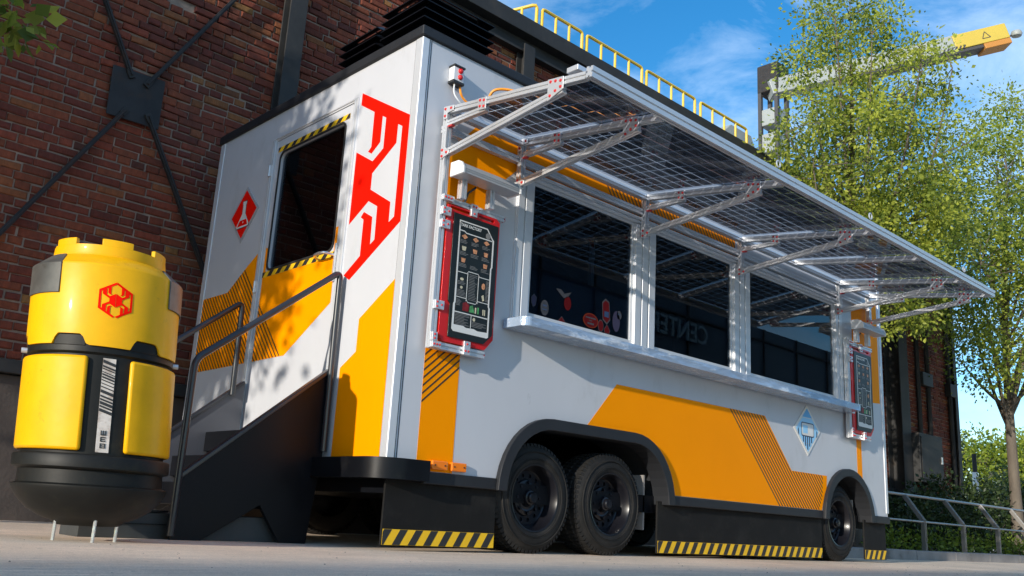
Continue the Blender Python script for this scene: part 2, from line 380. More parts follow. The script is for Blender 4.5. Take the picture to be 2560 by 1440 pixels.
# ------------------------------------------------------------------ ground
g = MB(); n = 60
xs = sorted(set([-300, -120, -60, -30, -20] + [-14+i*0.9 for i in range(50)] + [40, 70, 130, 300])); ys = sorted(set([-300, -120, -60, -30] + [-14+i*0.9 for i in range(28)] + [20, 40, 80, 160, 300]))
g.v = [(x, y, 0) for y in ys for x in xs]
g.f = [(j*len(xs)+i, j*len(xs)+i+1, (j+1)*len(xs)+i+1, (j+1)*len(xs)+i) for j in range(len(ys)-1) for i in range(len(xs)-1)]; g.m = [0]*len(g.f)
def ground_mat():
    m = mat('ground_concrete', (0.30, 0.285, 0.265), 0.85)
    t = m.node_tree; n = t.nodes; b = n['Principled BSDF']
    tcn = n.new('ShaderNodeTexCoord')
    def noise(scale, detail=8, stretch=(1, 1, 1), rough=0.6):
        mpn = n.new('ShaderNodeMapping'); mpn.inputs['Scale'].default_value = stretch
        t.links.new(tcn.outputs['Object'], mpn.inputs[0])
        z = n.new('ShaderNodeTexNoise'); z.inputs['Scale'].default_value = scale; z.inputs['Detail'].default_value = detail; z.inputs['Roughness'].default_value = rough
        t.links.new(mpn.outputs[0], z.inputs['Vector']); return z.outputs['Fac']
    def rng(f, a, b2, lo, hi):
        r = n.new('ShaderNodeMapRange'); r.inputs['From Min'].default_value = a; r.inputs['From Max'].default_value = b2
        r.inputs['To Min'].default_value = lo; r.inputs['To Max'].default_value = hi; t.links.new(f, r.inputs[0]); return r.outputs[0]
    def mul(a, c):
        q = n.new('ShaderNodeMath'); q.operation = 'MULTIPLY'; t.links.new(a, q.inputs[0]); t.links.new(c, q.inputs[1]); return q.outputs[0]
    f = mul(rng(noise(0.7), 0.3, 0.7, 0.82, 1.15), rng(noise(40, 4), 0.3, 0.7, 0.86, 1.12))
    f = mul(f, rng(noise(160, 2), 0.3, 0.7, 0.8, 1.2))
    f = mul(f, rng(noise(3.0, 2, (0.55, 16.0, 1), 0.4), 0.615, 0.66, 1.0, 1.35))
    f = mul(f, rng(noise(5.0, 6, (1, 1, 1), 0.75), 0.62, 0.75, 1.0, 0.78))
    f = mul(f, rng(noise(0.35, 5, (1, 2.0, 1), 0.6), 0.52, 0.62, 1.0, 0.86))
    f = mul(f, rng(noise(22, 2, (1, 1, 1), 0.5), 0.70, 0.74, 1.0, 0.55))
    v = n.new('ShaderNodeVectorMath'); v.operation = 'SCALE'; v.inputs[0].default_value = (0.76, 0.60, 0.455)
    t.links.new(f, v.inputs['Scale']); t.links.new(v.outputs[0], b.inputs['Base Color'])
    bp = n.new('ShaderNodeBump'); bp.inputs['Strength'].default_value = 0.5; bp.inputs['Distance'].default_value = 0.006
    t.links.new(noise(120, 4), bp.inputs['Height']); t.links.new(bp.outputs[0], b.inputs['Normal'])
    return m
MT['ground'] = ground_mat()
tag(g.build('ground', MT['ground']), 'pale grey weathered concrete forecourt', None, kind='structure')

gm = MB(); gr = random.Random(5)
for i in range(70):
    x, y, l_ = gr.uniform(-2.2, 9), gr.uniform(-2.6, 0.0), gr.uniform(0.08, 0.45); a = gr.gauss(-0.03, 0.05); w_ = gr.uniform(0.0015, 0.004)
    dx, dy = math.cos(a)*l_, math.sin(a)*l_
    gm.add([(x, y, 0.003), (x+dx, y+dy, 0.003), (x+dx*0.96, y+dy+w_, 0.003), (x+dx*0.05, y+w_*1.4, 0.003)], [(0, 1, 2, 3)])
GO = [o for o in bpy.data.objects if o.name == 'ground'][0]
tag(gm.build('scuff_marks', mat('scuff', (0.82, 0.76, 0.68), 0.9), GO), kind='stuff')
gm = MB()
for i in range(420):
    x, y, r_ = gr.uniform(-2.6, 7), gr.uniform(-3.2, 0.4), gr.uniform(0.0015, 0.005)
    a0 = gr.uniform(0, 6)
    p = [(x+r_*math.cos(a0+k*1.571)*gr.uniform(.7, 1.4), y+r_*math.sin(a0+k*1.571)*gr.uniform(.7, 1.4), 0.001) for k in range(4)]
    gm.add(p+[(x, y, r_*gr.uniform(.6, 1.2))], [(0, 1, 4), (1, 2, 4), (2, 3, 4), (3, 0, 4)])
tag(gm.build('grit', mat('grit', (0.20, 0.17, 0.14), 0.95, var=0.5, scale=3, pos=True), GO), kind='stuff')

# kerb, planting bed and sidewalk behind
kb = bpy.data.objects.new('kerb', None)
k = MB(); k.box(6.6, 40, 1.25, 2.95, -0.05, 0.10)
bed = k.build('planting_bed', MT['soil']); tag(bed, 'dark soil planting bed along the brick wall', None, kind='structure')
kerb = MB().box(6.4, 6.41, 0.95, 0.96, -0.02, -0.01).build('kerb', MT['concrete']); tag(kerb, 'pale concrete kerb edging the planting bed', None, kind='structure')
x = 6.4; i = 0
while x < 30:
    ln = 1.2
    MB().box(x+0.006, x+ln-0.006, 0.93, 1.25, -0.05, 0.115+0.003*math.sin(i*2.1)).build('kerb_stone', MT['concrete'], kerb, bevel=0.012)
    x += ln; i += 1

# ------------------------------------------------------------------ brick building
WY = 3.0
bld = thing('brick_building', (0, WY, 0), 'long dark red brick building with black steel columns behind the food trailer', 'building')
BX0, BX1 = -6.0, 15.75
MB().box(BX0, BX1, WY+0.014, WY+6.0, 1.0, 5.6).build('mortar_core', MT['mortar'], bld)
cbase = MB().box(BX0, BX1, WY-0.02, WY+6.0, -0.1, 0.985).build('rendered_base', MT['darkbase'], bld, bevel=0.01)
MB().box(BX0, BX1, WY-0.09, WY+0.3, 0.99, 1.085).build('ledge_beam', MT['steelbeam'], bld, bevel=0.006)
def brick_mesh(l, h, seed, mb=None, off=(0, 0, 0), rough=0.0035):
    r = random.Random(seed); d = 0.05; c = 0.006
    j = lambda s=rough: r.uniform(-s, s)
    x0, x1, z0, z1 = -l/2+j(), l/2+j(), -h/2+j(), h/2+j()
    out = r.uniform(-0.004, 0.006)
    back = [(x0, 0.03, z0), (x1, 0.03, z0), (x1, 0.03, z1), (x0, 0.03, z1)]
    mid = [(x0, -out+c, z0+j()), (x1, -out+c, z0+j()), (x1, -out+c, z1+j()), (x0, -out+c, z1+j())]
    fr = [(x0+c*r.uniform(.6, 2), -out+j(.0015), z0+c*r.uniform(.6, 2)), (x1-c*r.uniform(.6, 2), -out+j(.0015), z0+c*r.uniform(.6, 2)),
          (x1-c*r.uniform(.6, 2), -out+j(.0015), z1-c*r.uniform(.6, 2)), (x0+c*r.uniform(.6, 2), -out+j(.0015), z1-c*r.uniform(.6, 2))]
    mb = mb or MB()
    vs = [(p[0]+off[0], p[1]+off[1], p[2]+off[2]) for p in back+mid+fr]
    mb.add(vs, [(0, 1, 5, 4), (1, 2, 6, 5), (2, 3, 7, 6), (3, 0, 4, 7), (4, 5, 9, 8), (5, 6, 10, 9), (6, 7, 11, 10), (7, 4, 8, 11), (8, 9, 10, 11)])
    return mb
PAL = [(0.215, 0.042, 0.025), (0.18, 0.033, 0.022), (0.14, 0.026, 0.020), (0.25, 0.070, 0.031), (0.10, 0.022, 0.019), (0.29, 0.100, 0.042), (0.19, 0.037, 0.030), (0.165, 0.050, 0.024)]
PAL = [(p[0]*0.86, p[1]*1.04, p[2]*0.78) for p in PAL]
def brick_col(r):
    c = PAL[min(int(abs(r.gauss(0, 2.3))), 7)]; k = r.uniform(0.85, 1.15); return (c[0]*k, c[1]*k*r.uniform(.9, 1.1), c[2]*k, 1)
def set_bc(me, cols):
    a = me.color_attributes.new('bc', 'FLOAT_COLOR', 'POINT'); a.data.foreach_set('color', np.array(cols, dtype=np.float32).ravel())
def proj(P):
    d = Vector(P)-CPOS; w_ = d.dot(CF)
    return (1280+FPX*d.dot(CR)/w_, 720-FPX*d.dot(CU)/w_, w_)
def behind_trailer(P):
    d = Vector(P)-CPOS; t0, t1 = 0.0, 1.0
    for lo, hi, o_, dd in ((0, 6, CPOS.x, d.x), (0, 2.62, CPOS.y, d.y), (0.4, 3.05, CPOS.z, d.z)):
        if abs(dd) < 1e-9: continue
        a, b = (lo-o_)/dd, (hi-o_)/dd
        if a > b: a, b = b, a
        t0 = max(t0, a); t1 = min(t1, b)
    return t0 < t1
CH = 0.0685
cols_x = [0.63, 3.56, 6.55, 9.6, 12.82, 15.68]
cracks = [(-0.75, 5.2), (-0.42, 4.6), (-0.35, 4.2), (-0.55, 3.75), (-0.52, 3.5)]
def crack_d(x, z):
    best = 9
    for (ax, az), (bx_, bz) in zip(cracks, cracks[1:]):
        dx, dz = bx_-ax, bz-az; t = max(0, min(1, ((x-ax)*dx+(z-az)*dz)/(dx*dx+dz*dz)))
        best = min(best, math.hypot(x-ax-dx*t, z-az-dz*t))
    return best
bricks = []
z = 1.09+CH/2; row = 0
while z < 5.52:
    x = BX0 + (0.1 if row % 2 else 0) + rnd.uniform(-0.02, 0.02)
    while x < BX1:
        l = 0.205 if (row % 6 and rnd.random() < 0.84) else 0.099
        l += rnd.uniform(-0.006, 0.006)
        if x+l > BX1: break
        bricks.append((x+l/2, z, l, row))
        x += l+rnd.uniform(0.009, 0.014)
    z += CH; row += 1
vis = []
for i, (x, z, l, row) in enumerate(bricks):
    px, py, d = proj((x, WY, z))
    if d > 0 and -30 < px < 2590 and -20 < py < 1500 and not behind_trailer((x, WY, z)) and not (50 < px < 440 and 620 < py):
        vis.append((d, i))
vis.sort(); chosen = set(i for d, i in vis[:300])
VAR = {}
for kx, l in (('s', 0.205), ('h', 0.099)):
    VAR[kx] = []
    for q in range(14):
        mb = brick_mesh(l, CH-0.0115, q*3+(1 if kx == 's' else 2))
        me = mb.mesh('brick', MT['brick']); c = brick_col(rnd); set_bc(me, [c]*len(me.vertices)); VAR[kx].append(me)
field = MB(); fcol = []
for i, (x, z, l, row) in enumerate(bricks):
    cdst = crack_d(x, z)
    wob = 0.004*math.sin(x*2.3+row*.7)+0.003*math.sin(x*7.1+z*3)
    oy = rnd.uniform(-0.003, 0.003); oz = wob; rot = rnd.gauss(0, 0.006)
    if cdst < 0.35 or (x > -0.4 and z > 3.7 and x < 3.2):
        oy -= rnd.uniform(0, 0.022)*max(0.25, 1-cdst); rot += rnd.gauss(0, 0.05); oz += rnd.uniform(-0.006, 0.006)
    if i in chosen:
        o = place(rnd.choice(VAR['s' if l > 0.15 else 'h']), 'brick', bld, (x, WY+oy, z+oz))
        o.rotation_euler = (0, rot, rnd.gauss(0, 0.01)); o.scale = (l/(0.205 if l > 0.15 else 0.099), 1, 1)
    else:
        n0 = len(field.v)
        if cdst < 0.008: continue
        brick_mesh(l, CH-0.0115, i+100, field, (x, WY+oy, z+oz)); fcol += [brick_col(rnd)]*(len(field.v)-n0)
me = field.mesh('brick_field', MT['brick'], org=ORG[bld]); set_bc(me, fcol)
fo = bpy.data.objects.new('brick_field', me); COL.objects.link(fo); fo.parent = bld; fo['kind'] = 'stuff'
def ibeam(x, w, d, z0, z1, name='steel_column', y=WY):
    m = MB(); t = 0.018
    m.box(x-w/2, x+w/2, y-d, y-d+t, z0, z1); m.box(x-t/2, x+t/2, y-d+t, y-0.02-t, z0, z1); m.box(x-w/2, x+w/2, y-0.02-t, y-0.02, z0, z1)
    return m.build(name, MT['steelbeam'], bld, bevel=0.003)
for x in cols_x[:5]: ibeam(x, 0.17 if x < 12 else 0.34, 0.16 if x < 12 else 0.30, 0.0, 5.5)
ibeam(15.66, 0.14, 0.09, 0.0, 5.5)
# roof beam (two stepped flanges)
m = MB(); m.box(BX0, BX1+0.1, WY-0.10, WY+0.2, 5.43, 5.46); m.box(BX0, BX1+0.1, WY-0.03, WY+0.1, 5.46, 5.63); m.build('roof_beam', MT['steelbeam'], bld, bevel=0.004)
m = MB(); m.box(BX0, BX1+0.15, WY-0.16, WY+0.3, 5.635, 5.835); m.build('roof_fascia', MT['steelbeam'], bld, bevel=0.006)
MB().box(BX0+0.02, BX1+0.1, WY+0.25, WY+6.0, 5.6, 5.82).build('roof', MT['steelbeam'], bld)
# cross brace
pc = Vector((-0.62, 0, 3.30))
pl = MB().plate([[(-0.83, 3.50), (-0.41, 3.515), (-0.405, 3.09), (-0.82, 3.085)]], lambda a, b, d: (a, WY-0.035-d, b), 0, 0.014).build('brace_plate', MT['plate'], bld, bevel=0.004)
for (a, b) in (((-0.70, 3.48), (-1.31, 4.60)), ((-0.54, 3.45), (0.50, 5.25)), ((-0.70, 3.13), (-2.2, 0.6+0.0)), ((-0.49, 3.14), (0.55, 1.28))):
    if a == (-0.70, 3.13): b = (-1.62, 1.54)
    d = Vector((b[0]-a[0], 0, b[1]-a[1])).normalized()
    e = Vector((b[0], WY-0.06, b[1]))
    s_ = Vector((a[0], WY-0.06, a[1]))-d*0.03
    r_ = MB(); r_.bar(s_, e, 0.034, 0.034, up=(0, 1, 0)); r_.bar(s_+Vector((0, -0.02, 0)), e+Vector((0, -0.02, 0)), 0.012, 0.02, up=(0, 1, 0))
    r_.build('brace_rod', MT['plate'], bld, bevel=0.002)
    MB().bar(s_-d*0.02+Vector((0, -0.004, 0)), s_+d*0.05+Vector((0, -0.004, 0)), 0.05, 0.02, up=(0, 1, 0)).build('rod_clevis', MT['steelbeam'], bld, bevel=0.003)
# conduits and electric cabinet on the far part
for x in (13.98, 14.42, 15.42):
    MB().tube([(x, WY-0.05, 0.4), (x, WY-0.05, 5.4)], 0.045, 8).build('wall_conduit', MT['steelbeam'], bld, smooth=True)
MB().box(14.05, 14.5, WY-0.12, WY-0.01, 3.05, 3.3).build('junction_box', MT['steelbeam'], bld, bevel=0.01)
MB().box(15.3, 15.6, WY-0.12, WY-0.01, 3.0, 3.25).build('junction_box', MT['steelbeam'], bld, bevel=0.01)
cab = thing('electric_cabinet', (13.5, WY-0.2, 1.2), 'dark grey wall cabinet on the brick beside the wide steel column', 'cabinet')
MB().box(13.02, 13.98, WY-0.42, WY-0.06, 1.22, 2.06).build('housing', MT['steelbeam'], cab, bevel=0.012)
MB().box(13.06, 13.94, WY-0.435, WY-0.425, 1.28, 2.0).build('door', MT['steelbeam'], cab, bevel=0.004)
MB().box(13.84, 13.88, WY-0.455, WY-0.436, 1.58, 1.70).build('handle', MT['alu'], cab)

# yellow roof railings
RR = [[(3.60, 3.88), 'first yellow roof railing, short angled one nearest the vent on the trailer roof'],
      [(3.975, 4.70), 'second yellow roof railing section from the left, two inner posts'],
      [(4.79, 5.915), 'third yellow roof railing section from the left along the roof edge'],
      [(6.015, 7.14), 'fourth yellow roof railing section from the left along the roof edge'],
      [(7.28, 8.50), 'fifth yellow roof railing section, farthest right beside the tree']]
for q, ((a, b), lab) in enumerate(RR):
    a, b = -2.93+(a+2.93)*0.972, -2.93+(b+2.93)*0.972
    e = thing('roof_railing', (a, WY-0.1, 5.835), lab, 'railing', 'yellow railings along the roof edge')
    r = 0.02; zt = 6.10; y = WY-0.1
    if q == 0:
        pth = [(b, y, 5.83), (b, y, zt-0.03), (b-0.02, y, zt-0.005), (b-0.05, y+0.02, zt-0.01), (a, y+0.75, zt-0.01), (a, y+0.75, 5.83)]
        posts = [(b-0.10, y+0.15)]
    else:
        pth = [(a, y, 5.83), (a, y, zt-0.03), (a+0.012, y, zt-0.008), (a+0.04, y, zt), (b-0.04, y, zt), (b-0.012, y, zt-0.008), (b, y, zt-0.03), (b, y, 5.83)]
        nn = 2 if q == 1 else 3; posts = [(a+(b-a)*(i+1)/(nn+1), y) for i in range(nn)]
    MB().tube(pth, r, 8).build('top_rail', MT['railyellow'], e, smooth=True)
    for px_, py_ in posts:
        MB().tube([(px_, py_, 5.83), (px_, py_, zt-0.012)], r*0.85, 8).build('post', MT['railyellow'], e, smooth=True)

# ------------------------------------------------------------------ food trailer
TL, TW, TZ = 6.005, 2.62, 3.0
tr = thing('food_trailer', (3.0, 1.31, 0), 'white and orange food trailer with solar panel awning over three serving windows', 'food trailer')
def arc(cx, cz, rx, rz, a0, a1, n=10): return [(cx+rx*math.cos(math.radians(a0+(a1-a0)*i/n)), cz+rz*math.sin(math.radians(a0+(a1-a0)*i/n))) for i in range(n+1)]
def arch1(g_): return arc(1.25, 0.36, 0.45-g_, 0.47-g_, 180, 90)+arc(2.07, 0.36, 0.46-g_, 0.47-g_, 90, 0)
def arch2(g_): return arc(5.185, 0.36, 0.475-g_, 0.465-g_, 180, 0, 20)
ZB = 0.43
def above(pts): return [p for p in pts if p[1] > ZB+1e-3]
WX0, WX1, WZ0, WZ1 = 0.975, 5.018, 1.478, 2.362
outer = [(0.012, ZB)]+[(0.806, ZB)]+above(arch1(0.005))+[(2.52, ZB), (4.72, ZB)]+above(arch2(0.005))+[(5.655, ZB), (TL-0.012, ZB), (TL-0.012, TZ), (0.012, TZ)]
hole = [(0.90, 1.44), (5.09, 1.44), (5.09, 2.41), (0.90, 2.41)]
MB().plate([outer, hole], SIDE(), -0.05, 0).build('side_wall', MT['panel'], tr)
ew = [(0.012, ZB), (TW-0.012, ZB), (TW-0.012, TZ), (0.012, TZ)]
MB().plate([ew, [(0.685, 0.50), (1.70, 0.50), (1.70, 2.78), (0.685, 2.78)]], ENDW(), -0.05, 0).build('end_wall', MT['panel'], tr)
MB().box(0.012, TL-0.012, TW-0.05, TW, ZB, TZ).build('rear_wall', MT['panel'], tr)
MB().box(TL-0.05, TL, 0.06, TW-0.06, ZB, TZ).build('far_end_wall', MT['panel'], tr)
MB().box(0.05, TL-0.05, 0.05, TW-0.05, 0.84, 0.9).build('cabin_floor', MT['inside'], tr)
m = MB(); m.box(0.055, TL-0.055, TW-0.07, TW-0.055, 0.9, TZ); m.box(0.055, TL-0.055, 0.055, TW-0.07, TZ-0.06, TZ-0.045); m.box(1.75, 1.78, 1.6, TW-0.07, 0.9, TZ-0.1)
m.box(0.9, 5.2, 1.9, 2.5, 0.9, 1.35)
m.build('interior_lining', MT['inside'], tr)
m = MB(); m.box(-0.02, TL+0.02, -0.02, TW+0.02, TZ+0.001, TZ+0.068); m.build('roof_edge', MT['charcoal'], tr, bevel=0.008)
# corner posts
def corner(x, y, sx, sy, name='corner_post'):
    m = MB()
    pr = [(0, 0)]
    xa, xb = sorted((x-sx*0.008, x+sx*0.062)); ya, yb = sorted((y-sy*0.008, y+sy*0.062))
    m.plate([[(x-sx*0.006, y-sy*0.002), (x-sx*0.002, y-sy*0.006), (x+sx*0.045, y-sy*0.006), (x+sx*0.045, y+sy*0.012), (x+sx*0.012, y+sy*0.012), (x+sx*0.012, y+sy*0.062), (x-sx*0.006, y+sy*0.062)]], lambda a, b, d: (a, b, d), ZB+0.03, TZ-0.003)
    return m.build(name, MT['alu_w'], tr, bevel=0.004)
corner(0, 0, 1, 1); corner(TL, 0, -1, 1); corner(0, TW, 1, -1); corner(TL, TW, -1, -1)
m = MB(); m.box(-0.0015, 0.0, 0.0625, 0.068, 0.48, 2.995); m.box(0.0455, 0.051, -0.0015, 0.0, 0.48, 2.995); m.box(0.062, 0.066, -0.0012, 0, 0.48, 2.995); m.build('corner_seam', MT['shadow_gap'], tr)
# roof vent with louvres
vx0, vx1, vy0, vy1 = 0.0, 0.50, 0.0, 0.87
vent = MB().box(vx0+0.05, vx1-0.05, vy0+0.05, 0.40, TZ+0.06, TZ+0.325).build('roof_vent', MT['black'], tr)
vent2 = MB().box(vx0+0.05, vx1-0.05, 0.50, vy1-0.05, TZ+0.06, TZ+0.27).build('roof_vent', MT['black'], tr)
for par, ya, yb, cnt in ((vent, vy0, 0.425, 4), (vent2, 0.475, vy1, 3)):
    for i in range(cnt):
        z = TZ+0.108+i*0.0575; o_ = 0.034; m = MB()
        a = [(vx0-o_, ya-o_*(par is vent), z), (vx1+o_, ya-o_*(par is vent), z), (vx1+o_, yb+o_*(par is vent2), z), (vx0-o_, yb+o_*(par is vent2), z)]
        b = [(vx0+0.045, ya+0.045, z+0.05), (vx1-0.045, ya+0.045, z+0.05), (vx1-0.045, yb-0.045, z+0.05), (vx0+0.045, yb-0.045, z+0.05)]
        lo = a+b; hi = [(p[0], p[1], p[2]+0.007) for p in lo]
        m.add(lo+hi, [(0, 1, 5, 4), (1, 2, 6, 5), (2, 3, 7, 6), (3, 0, 4, 7), (8, 12, 13, 9), (9, 13, 14, 10), (10, 14, 15, 11), (11, 15, 12, 8),
                      (0, 8, 9, 1), (1, 9, 10, 2), (2, 10, 11, 3), (3, 11, 8, 0)])
        m.build('louvre', MT['black'], par)
# sill trim, arches, bumper
for a, b in ((0.255, 0.802), (2.532, 4.708), (5.66, TL+0.01)): MB().box(a, b, -0.012, 0.03, 0.362, 0.429).build('sill_trim', MT['charcoal'], tr, bevel=0.006)
for fn in (arch1, arch2):
    MB().plate([fn(0)+list(reversed(fn(0.072)))], SIDE(), -0.11, 0.035).build('wheel_arch', MT['charcoal'], tr, bevel=0.008)
    inner = fn(0.02)
    MB().plate([inner+list(reversed(fn(0.035)))], SIDE(), -0.45, -0.112).build('wheel_well', MT['inside'], tr)
MB().box(0.08, TL-0.05, 0.10, TW-0.1, 0.30, 0.42).build('chassis', MT['black'], tr)
pb = []
for i in range(19): t = math.radians(180+90*i/18); pb.append((0.10+0.19*math.cos(t), 0.11+0.18*math.sin(t)))
outp = [(-0.09, 1.6)]+pb+[(0.25, -0.07), (0.25, -0.004), (-0.012, -0.004), (-0.012, 1.6)]
MB().plate([outp], lambda a, b, d: (a, b, d), 0.372, 0.484).build('corner_bumper', MT['black'], tr, bevel=0.01, seg=3, smooth=20)
MB().box(-0.09, -0.004, 1.62, TW, 0.37, 0.484).build('rear_bumper', MT['black'], tr, bevel=0.008)
for a in (0.295, 0.437):
    p_ = MB().box(a, a+0.112, -0.028, -0.002, 0.444, 0.494).build('side_marker_light', MT['amber'], tr, bevel=0.006)
    m = MB()
    for dx in (0.02, 0.092): m.tube([(a+dx, -0.0275, 0.469), (a+dx, -0.031, 0.469)], 0.005, 6)
    m.build('screw', MT['tape_k'], p_)
# skirts with hazard tape
def hazard(x0, x1, z0, z1, fr, per, parent, d=0.002, slant=0.6, name='hazard_tape', wk=0.48, ph=0.0):
    m = MB(); m.plate([[(x0, z0), (x1, z0), (x1, z1), (x0, z1)]], fr, d, d+0.0012, 0)
    box_ = [(x0+.001, z0+.001), (x1-.001, z0+.001), (x1-.001, z1-.001), (x0+.001, z1-.001)]
    h = z1-z0; s_ = h*slant; k = x0-2*per+ph*per
    while k < x1+per:
        c = clip_convex([(k, z0), (k+per*wk, z0), (k+per*wk+s_, z1), (k+s_, z1)], box_)
        if len(c) > 2: m.plate([c], fr, d+0.0012, d+0.002, 1)
        k += per
    return m.build(name, [MT['tape_y'], MT['tape_k']], parent)
for a, b in ((0.03, 0.845), (2.405, 4.75), (5.55, 5.995)):
    sk = MB().box(a, b, 0.03, 0.045, 0.026, 0.385).build('skirt_panel', MT['skirt'], tr, bevel=0.003)
    hazard(a+0.006, b-0.004, 0.03, 0.112, SIDE(0.03), 0.1065, sk, slant=0.62, ph=0.62)
# wheels
def wheel(cx, y0, flip=1):
    R_, W_ = 0.345, 0.225
    ty = MB().lathe([(0.205, 0.0), (0.222, -0.012), (0.262, -0.016), (0.305, -0.004), (0.332, 0.014), (0.343, 0.034), (0.345, 0.07), (0.345, W_-0.07), (0.343, W_-0.034), (0.305, W_+0.004), (0.262, W_+0.012), (0.215, W_), (0.205, W_)], 56)
    for r_ in (0.238, 0.246, 0.29): ty.lathe([(r_, -0.0145), (r_+0.002, -0.0185), (r_+0.005, -0.0185), (r_+0.007, -0.0135)], 56)
    for i in range(64):           # tread blocks at the shoulder and across
        t = 2*math.pi*i/64; hw = 0.032
        for (w0, w1, ra, rb, tw) in ((0.006, 0.05, 0.322, 0.347, 0.0), (0.06, 0.105, 0.343, 0.351, 0.02), (0.12, 0.165, 0.343, 0.351, 0.05), (0.175, 0.219, 0.322, 0.347, 0.0)):
            c_ = [(ra, w0), (rb, w0+0.008), (rb, w1), (ra, w1)]
            vs = [(r_*math.cos(t+tw+s_*hw), r_*math.sin(t+tw+s_*hw), w_) for s_ in (-1, 1) for r_, w_ in c_]
            ty.add(vs, [(0, 1, 2, 3), (4, 7, 6, 5), (1, 5, 6, 2), (0, 4, 5, 1), (2, 6, 7, 3)])
    rot = lambda p: Vector((cx+p.x*0.967, y0+flip*p.z, 0.337+p.y*0.967))
    ty.xf(rot); e = MB()
    tyre = ty.build('wheel', MT['rubber'], tr, smooth=35)
    rm = MB().lathe([(0.207, -0.004), (0.214, -0.012), (0.205, -0.010), (0.196, 0.008), (0.190, 0.03), (0.182, 0.055), (0.176, 0.075), (0.168, 0.082)], 48)
    # disc with vent holes
    hl = []
    for i in range(14):
        t = 2*math.pi*i/14; hl.append(ell(0.142*math.cos(t), 0.142*math.sin(t), 0.014, 0.014, 8))
    rm.plate([ell(0, 0, 0.17, 0.17, 40)]+hl, lambda a, b, d: (a, b, -d), -0.09, -0.08)
    rm.lathe([(0.118, 0.08), (0.112, 0.066), (0.088, 0.06), (0.085, 0.064), (0.075, 0.068), (0.06, 0.066), (0.052, 0.05), (0.045, 0.03), (0.03, 0.022), (0.0, 0.02)], 32)
    for i in range(8):
        t = 2*math.pi*i/8; rm.tube([(0.098*math.cos(t), 0.098*math.sin(t), 0.07), (0.098*math.cos(t), 0.098*math.sin(t), 0.045)], 0.011, 6)
    rm.lathe([(0.19, 0.09), (0.0, 0.10)], 24)
    rm.xf(rot); rm.build('rim', MT['rim'], tyre, smooth=30)
    hub = MB().lathe([(0.036, 0.035), (0.036, 0.008), (0.03, 0.0), (0.0, -0.002)], 20); hub.xf(rot); hub.build('hub_cap', MT['rim'], tyre, smooth=30)
    return tyre
for cx in (1.185, 1.905, 5.10): wheel(cx, 0.05)
for cx in (1.185, 1.905, 5.10): wheel(cx, TW-0.05, -1)
m = MB()
for cx in (1.185, 1.905, 5.10): m.tube([(cx, 0.3, 0.345), (cx, TW-0.3, 0.345)], 0.035, 8)
m.build('axle', MT['black'], tr, smooth=True)
MB().box(2.33, 2.345, 0.1, 0.34, 0.18, 0.56).build('mud_flap', MT['concrete'], tr)
MB().box(5.47, 5.485, 0.1, 0.34, 0.18, 0.56).build('mud_flap', MT['concrete'], tr)

# --- side decals
dec = []
def decal(polys, fr, m_, name='decal', d0=0.0006, d1=0.0016, parent=None):
    mb = MB()
    for p in polys: mb.plate([p] if not isinstance(p[0], list) else p, fr, d0, d1)
    return mb.build(name, MT[m_], parent or tr)
band = [(0.202, 0.432), (0.462, 0.432), (0.462, 1.99), (0.228, 1.99), (0.228, 2.215), (0.202, 2.215)]
decal([band], SIDE(), 'orange', 'orange_band')
def hatch_lines(p0, dirv, shift, k, wdt, convs, fr, parent=None, name='hatching', d0=0.0017, d1=0.0024):
    mb = MB(); dv = Vector(dirv).normalized(); nv = Vector((-dv.y, dv.x)); wdt = wdt/2
    for i in range(k):
        c = Vector(p0)+Vector(shift)*i; a = c-dv*4; b = c+dv*4
        q = [tuple(a-nv*wdt), tuple(b-nv*wdt), tuple(b+nv*wdt), tuple(a+nv*wdt)]
        for cv in convs:
            cl = clip_convex(q, cv)
            if len(cl) > 2: mb.plate([cl], fr, d0, d1)
    return mb.build(name, MT['hatch'], parent or tr)
hatch_lines((0.202, 0.811), (0.258, 0.229), (0, 0.0445), 19, 0.010, [[(0.2025, 0.8), (0.4615, 0.8), (0.4615, 1.13), (0.228, 1.13), (0.228, 1.545), (0.2025, 1.545)][:4]+[(0.2025, 1.13)], [(0.2025, 1.13), (0.228, 1.13), (0.228, 1.56), (0.2025, 1.54)]], SIDE())
# large orange field between the arches
a1 = [p for p in arch1(-0.001)]
right_arch = [p for p in a1 if p[0] > 2.07 and p[1] > 0.435]
big = [(1.598, 0.833), (1.888, 1.145), (3.79, 1.151), (4.203, 0.735), (4.79, 0.735)]
la2 = [p for p in arch2(-0.001) if p[0] < 4.80 and p[1] > 0.435]      # left flank of arch 2, from bottom up
big = [(1.598, 0.833), (1.888, 1.145), (3.79, 1.151), (4.203, 0.735), (la2[-1][0]+0.01, 0.735)]+list(reversed(la2))+[(4.705, 0.432), (2.535, 0.432)]+list(reversed(right_arch))+[(2.07, 0.833)]
decal([big], SIDE(), 'orange', 'orange_field')
hatch_lines((3.279, 1.150), (0.722, -0.714), (0.0435, 0), 34, 0.012, [[(2.6, 0.433), (4.700, 0.433), (4.715, 0.50), (4.74, 0.58), (4.79, 0.66), (4.835, 0.733), (4.203, 0.733), (3.79, 1.149), (2.6, 1.147)][:1]+[(4.203, 0.433), (4.203, 0.735), (3.79, 1.1495), (2.6, 1.147)],
            [(4.203, 0.433), (4.705, 0.433), (4.712, 0.50), (4.735, 0.59), (4.775, 0.67), (4.80, 0.733), (4.203, 0.733)]], SIDE())
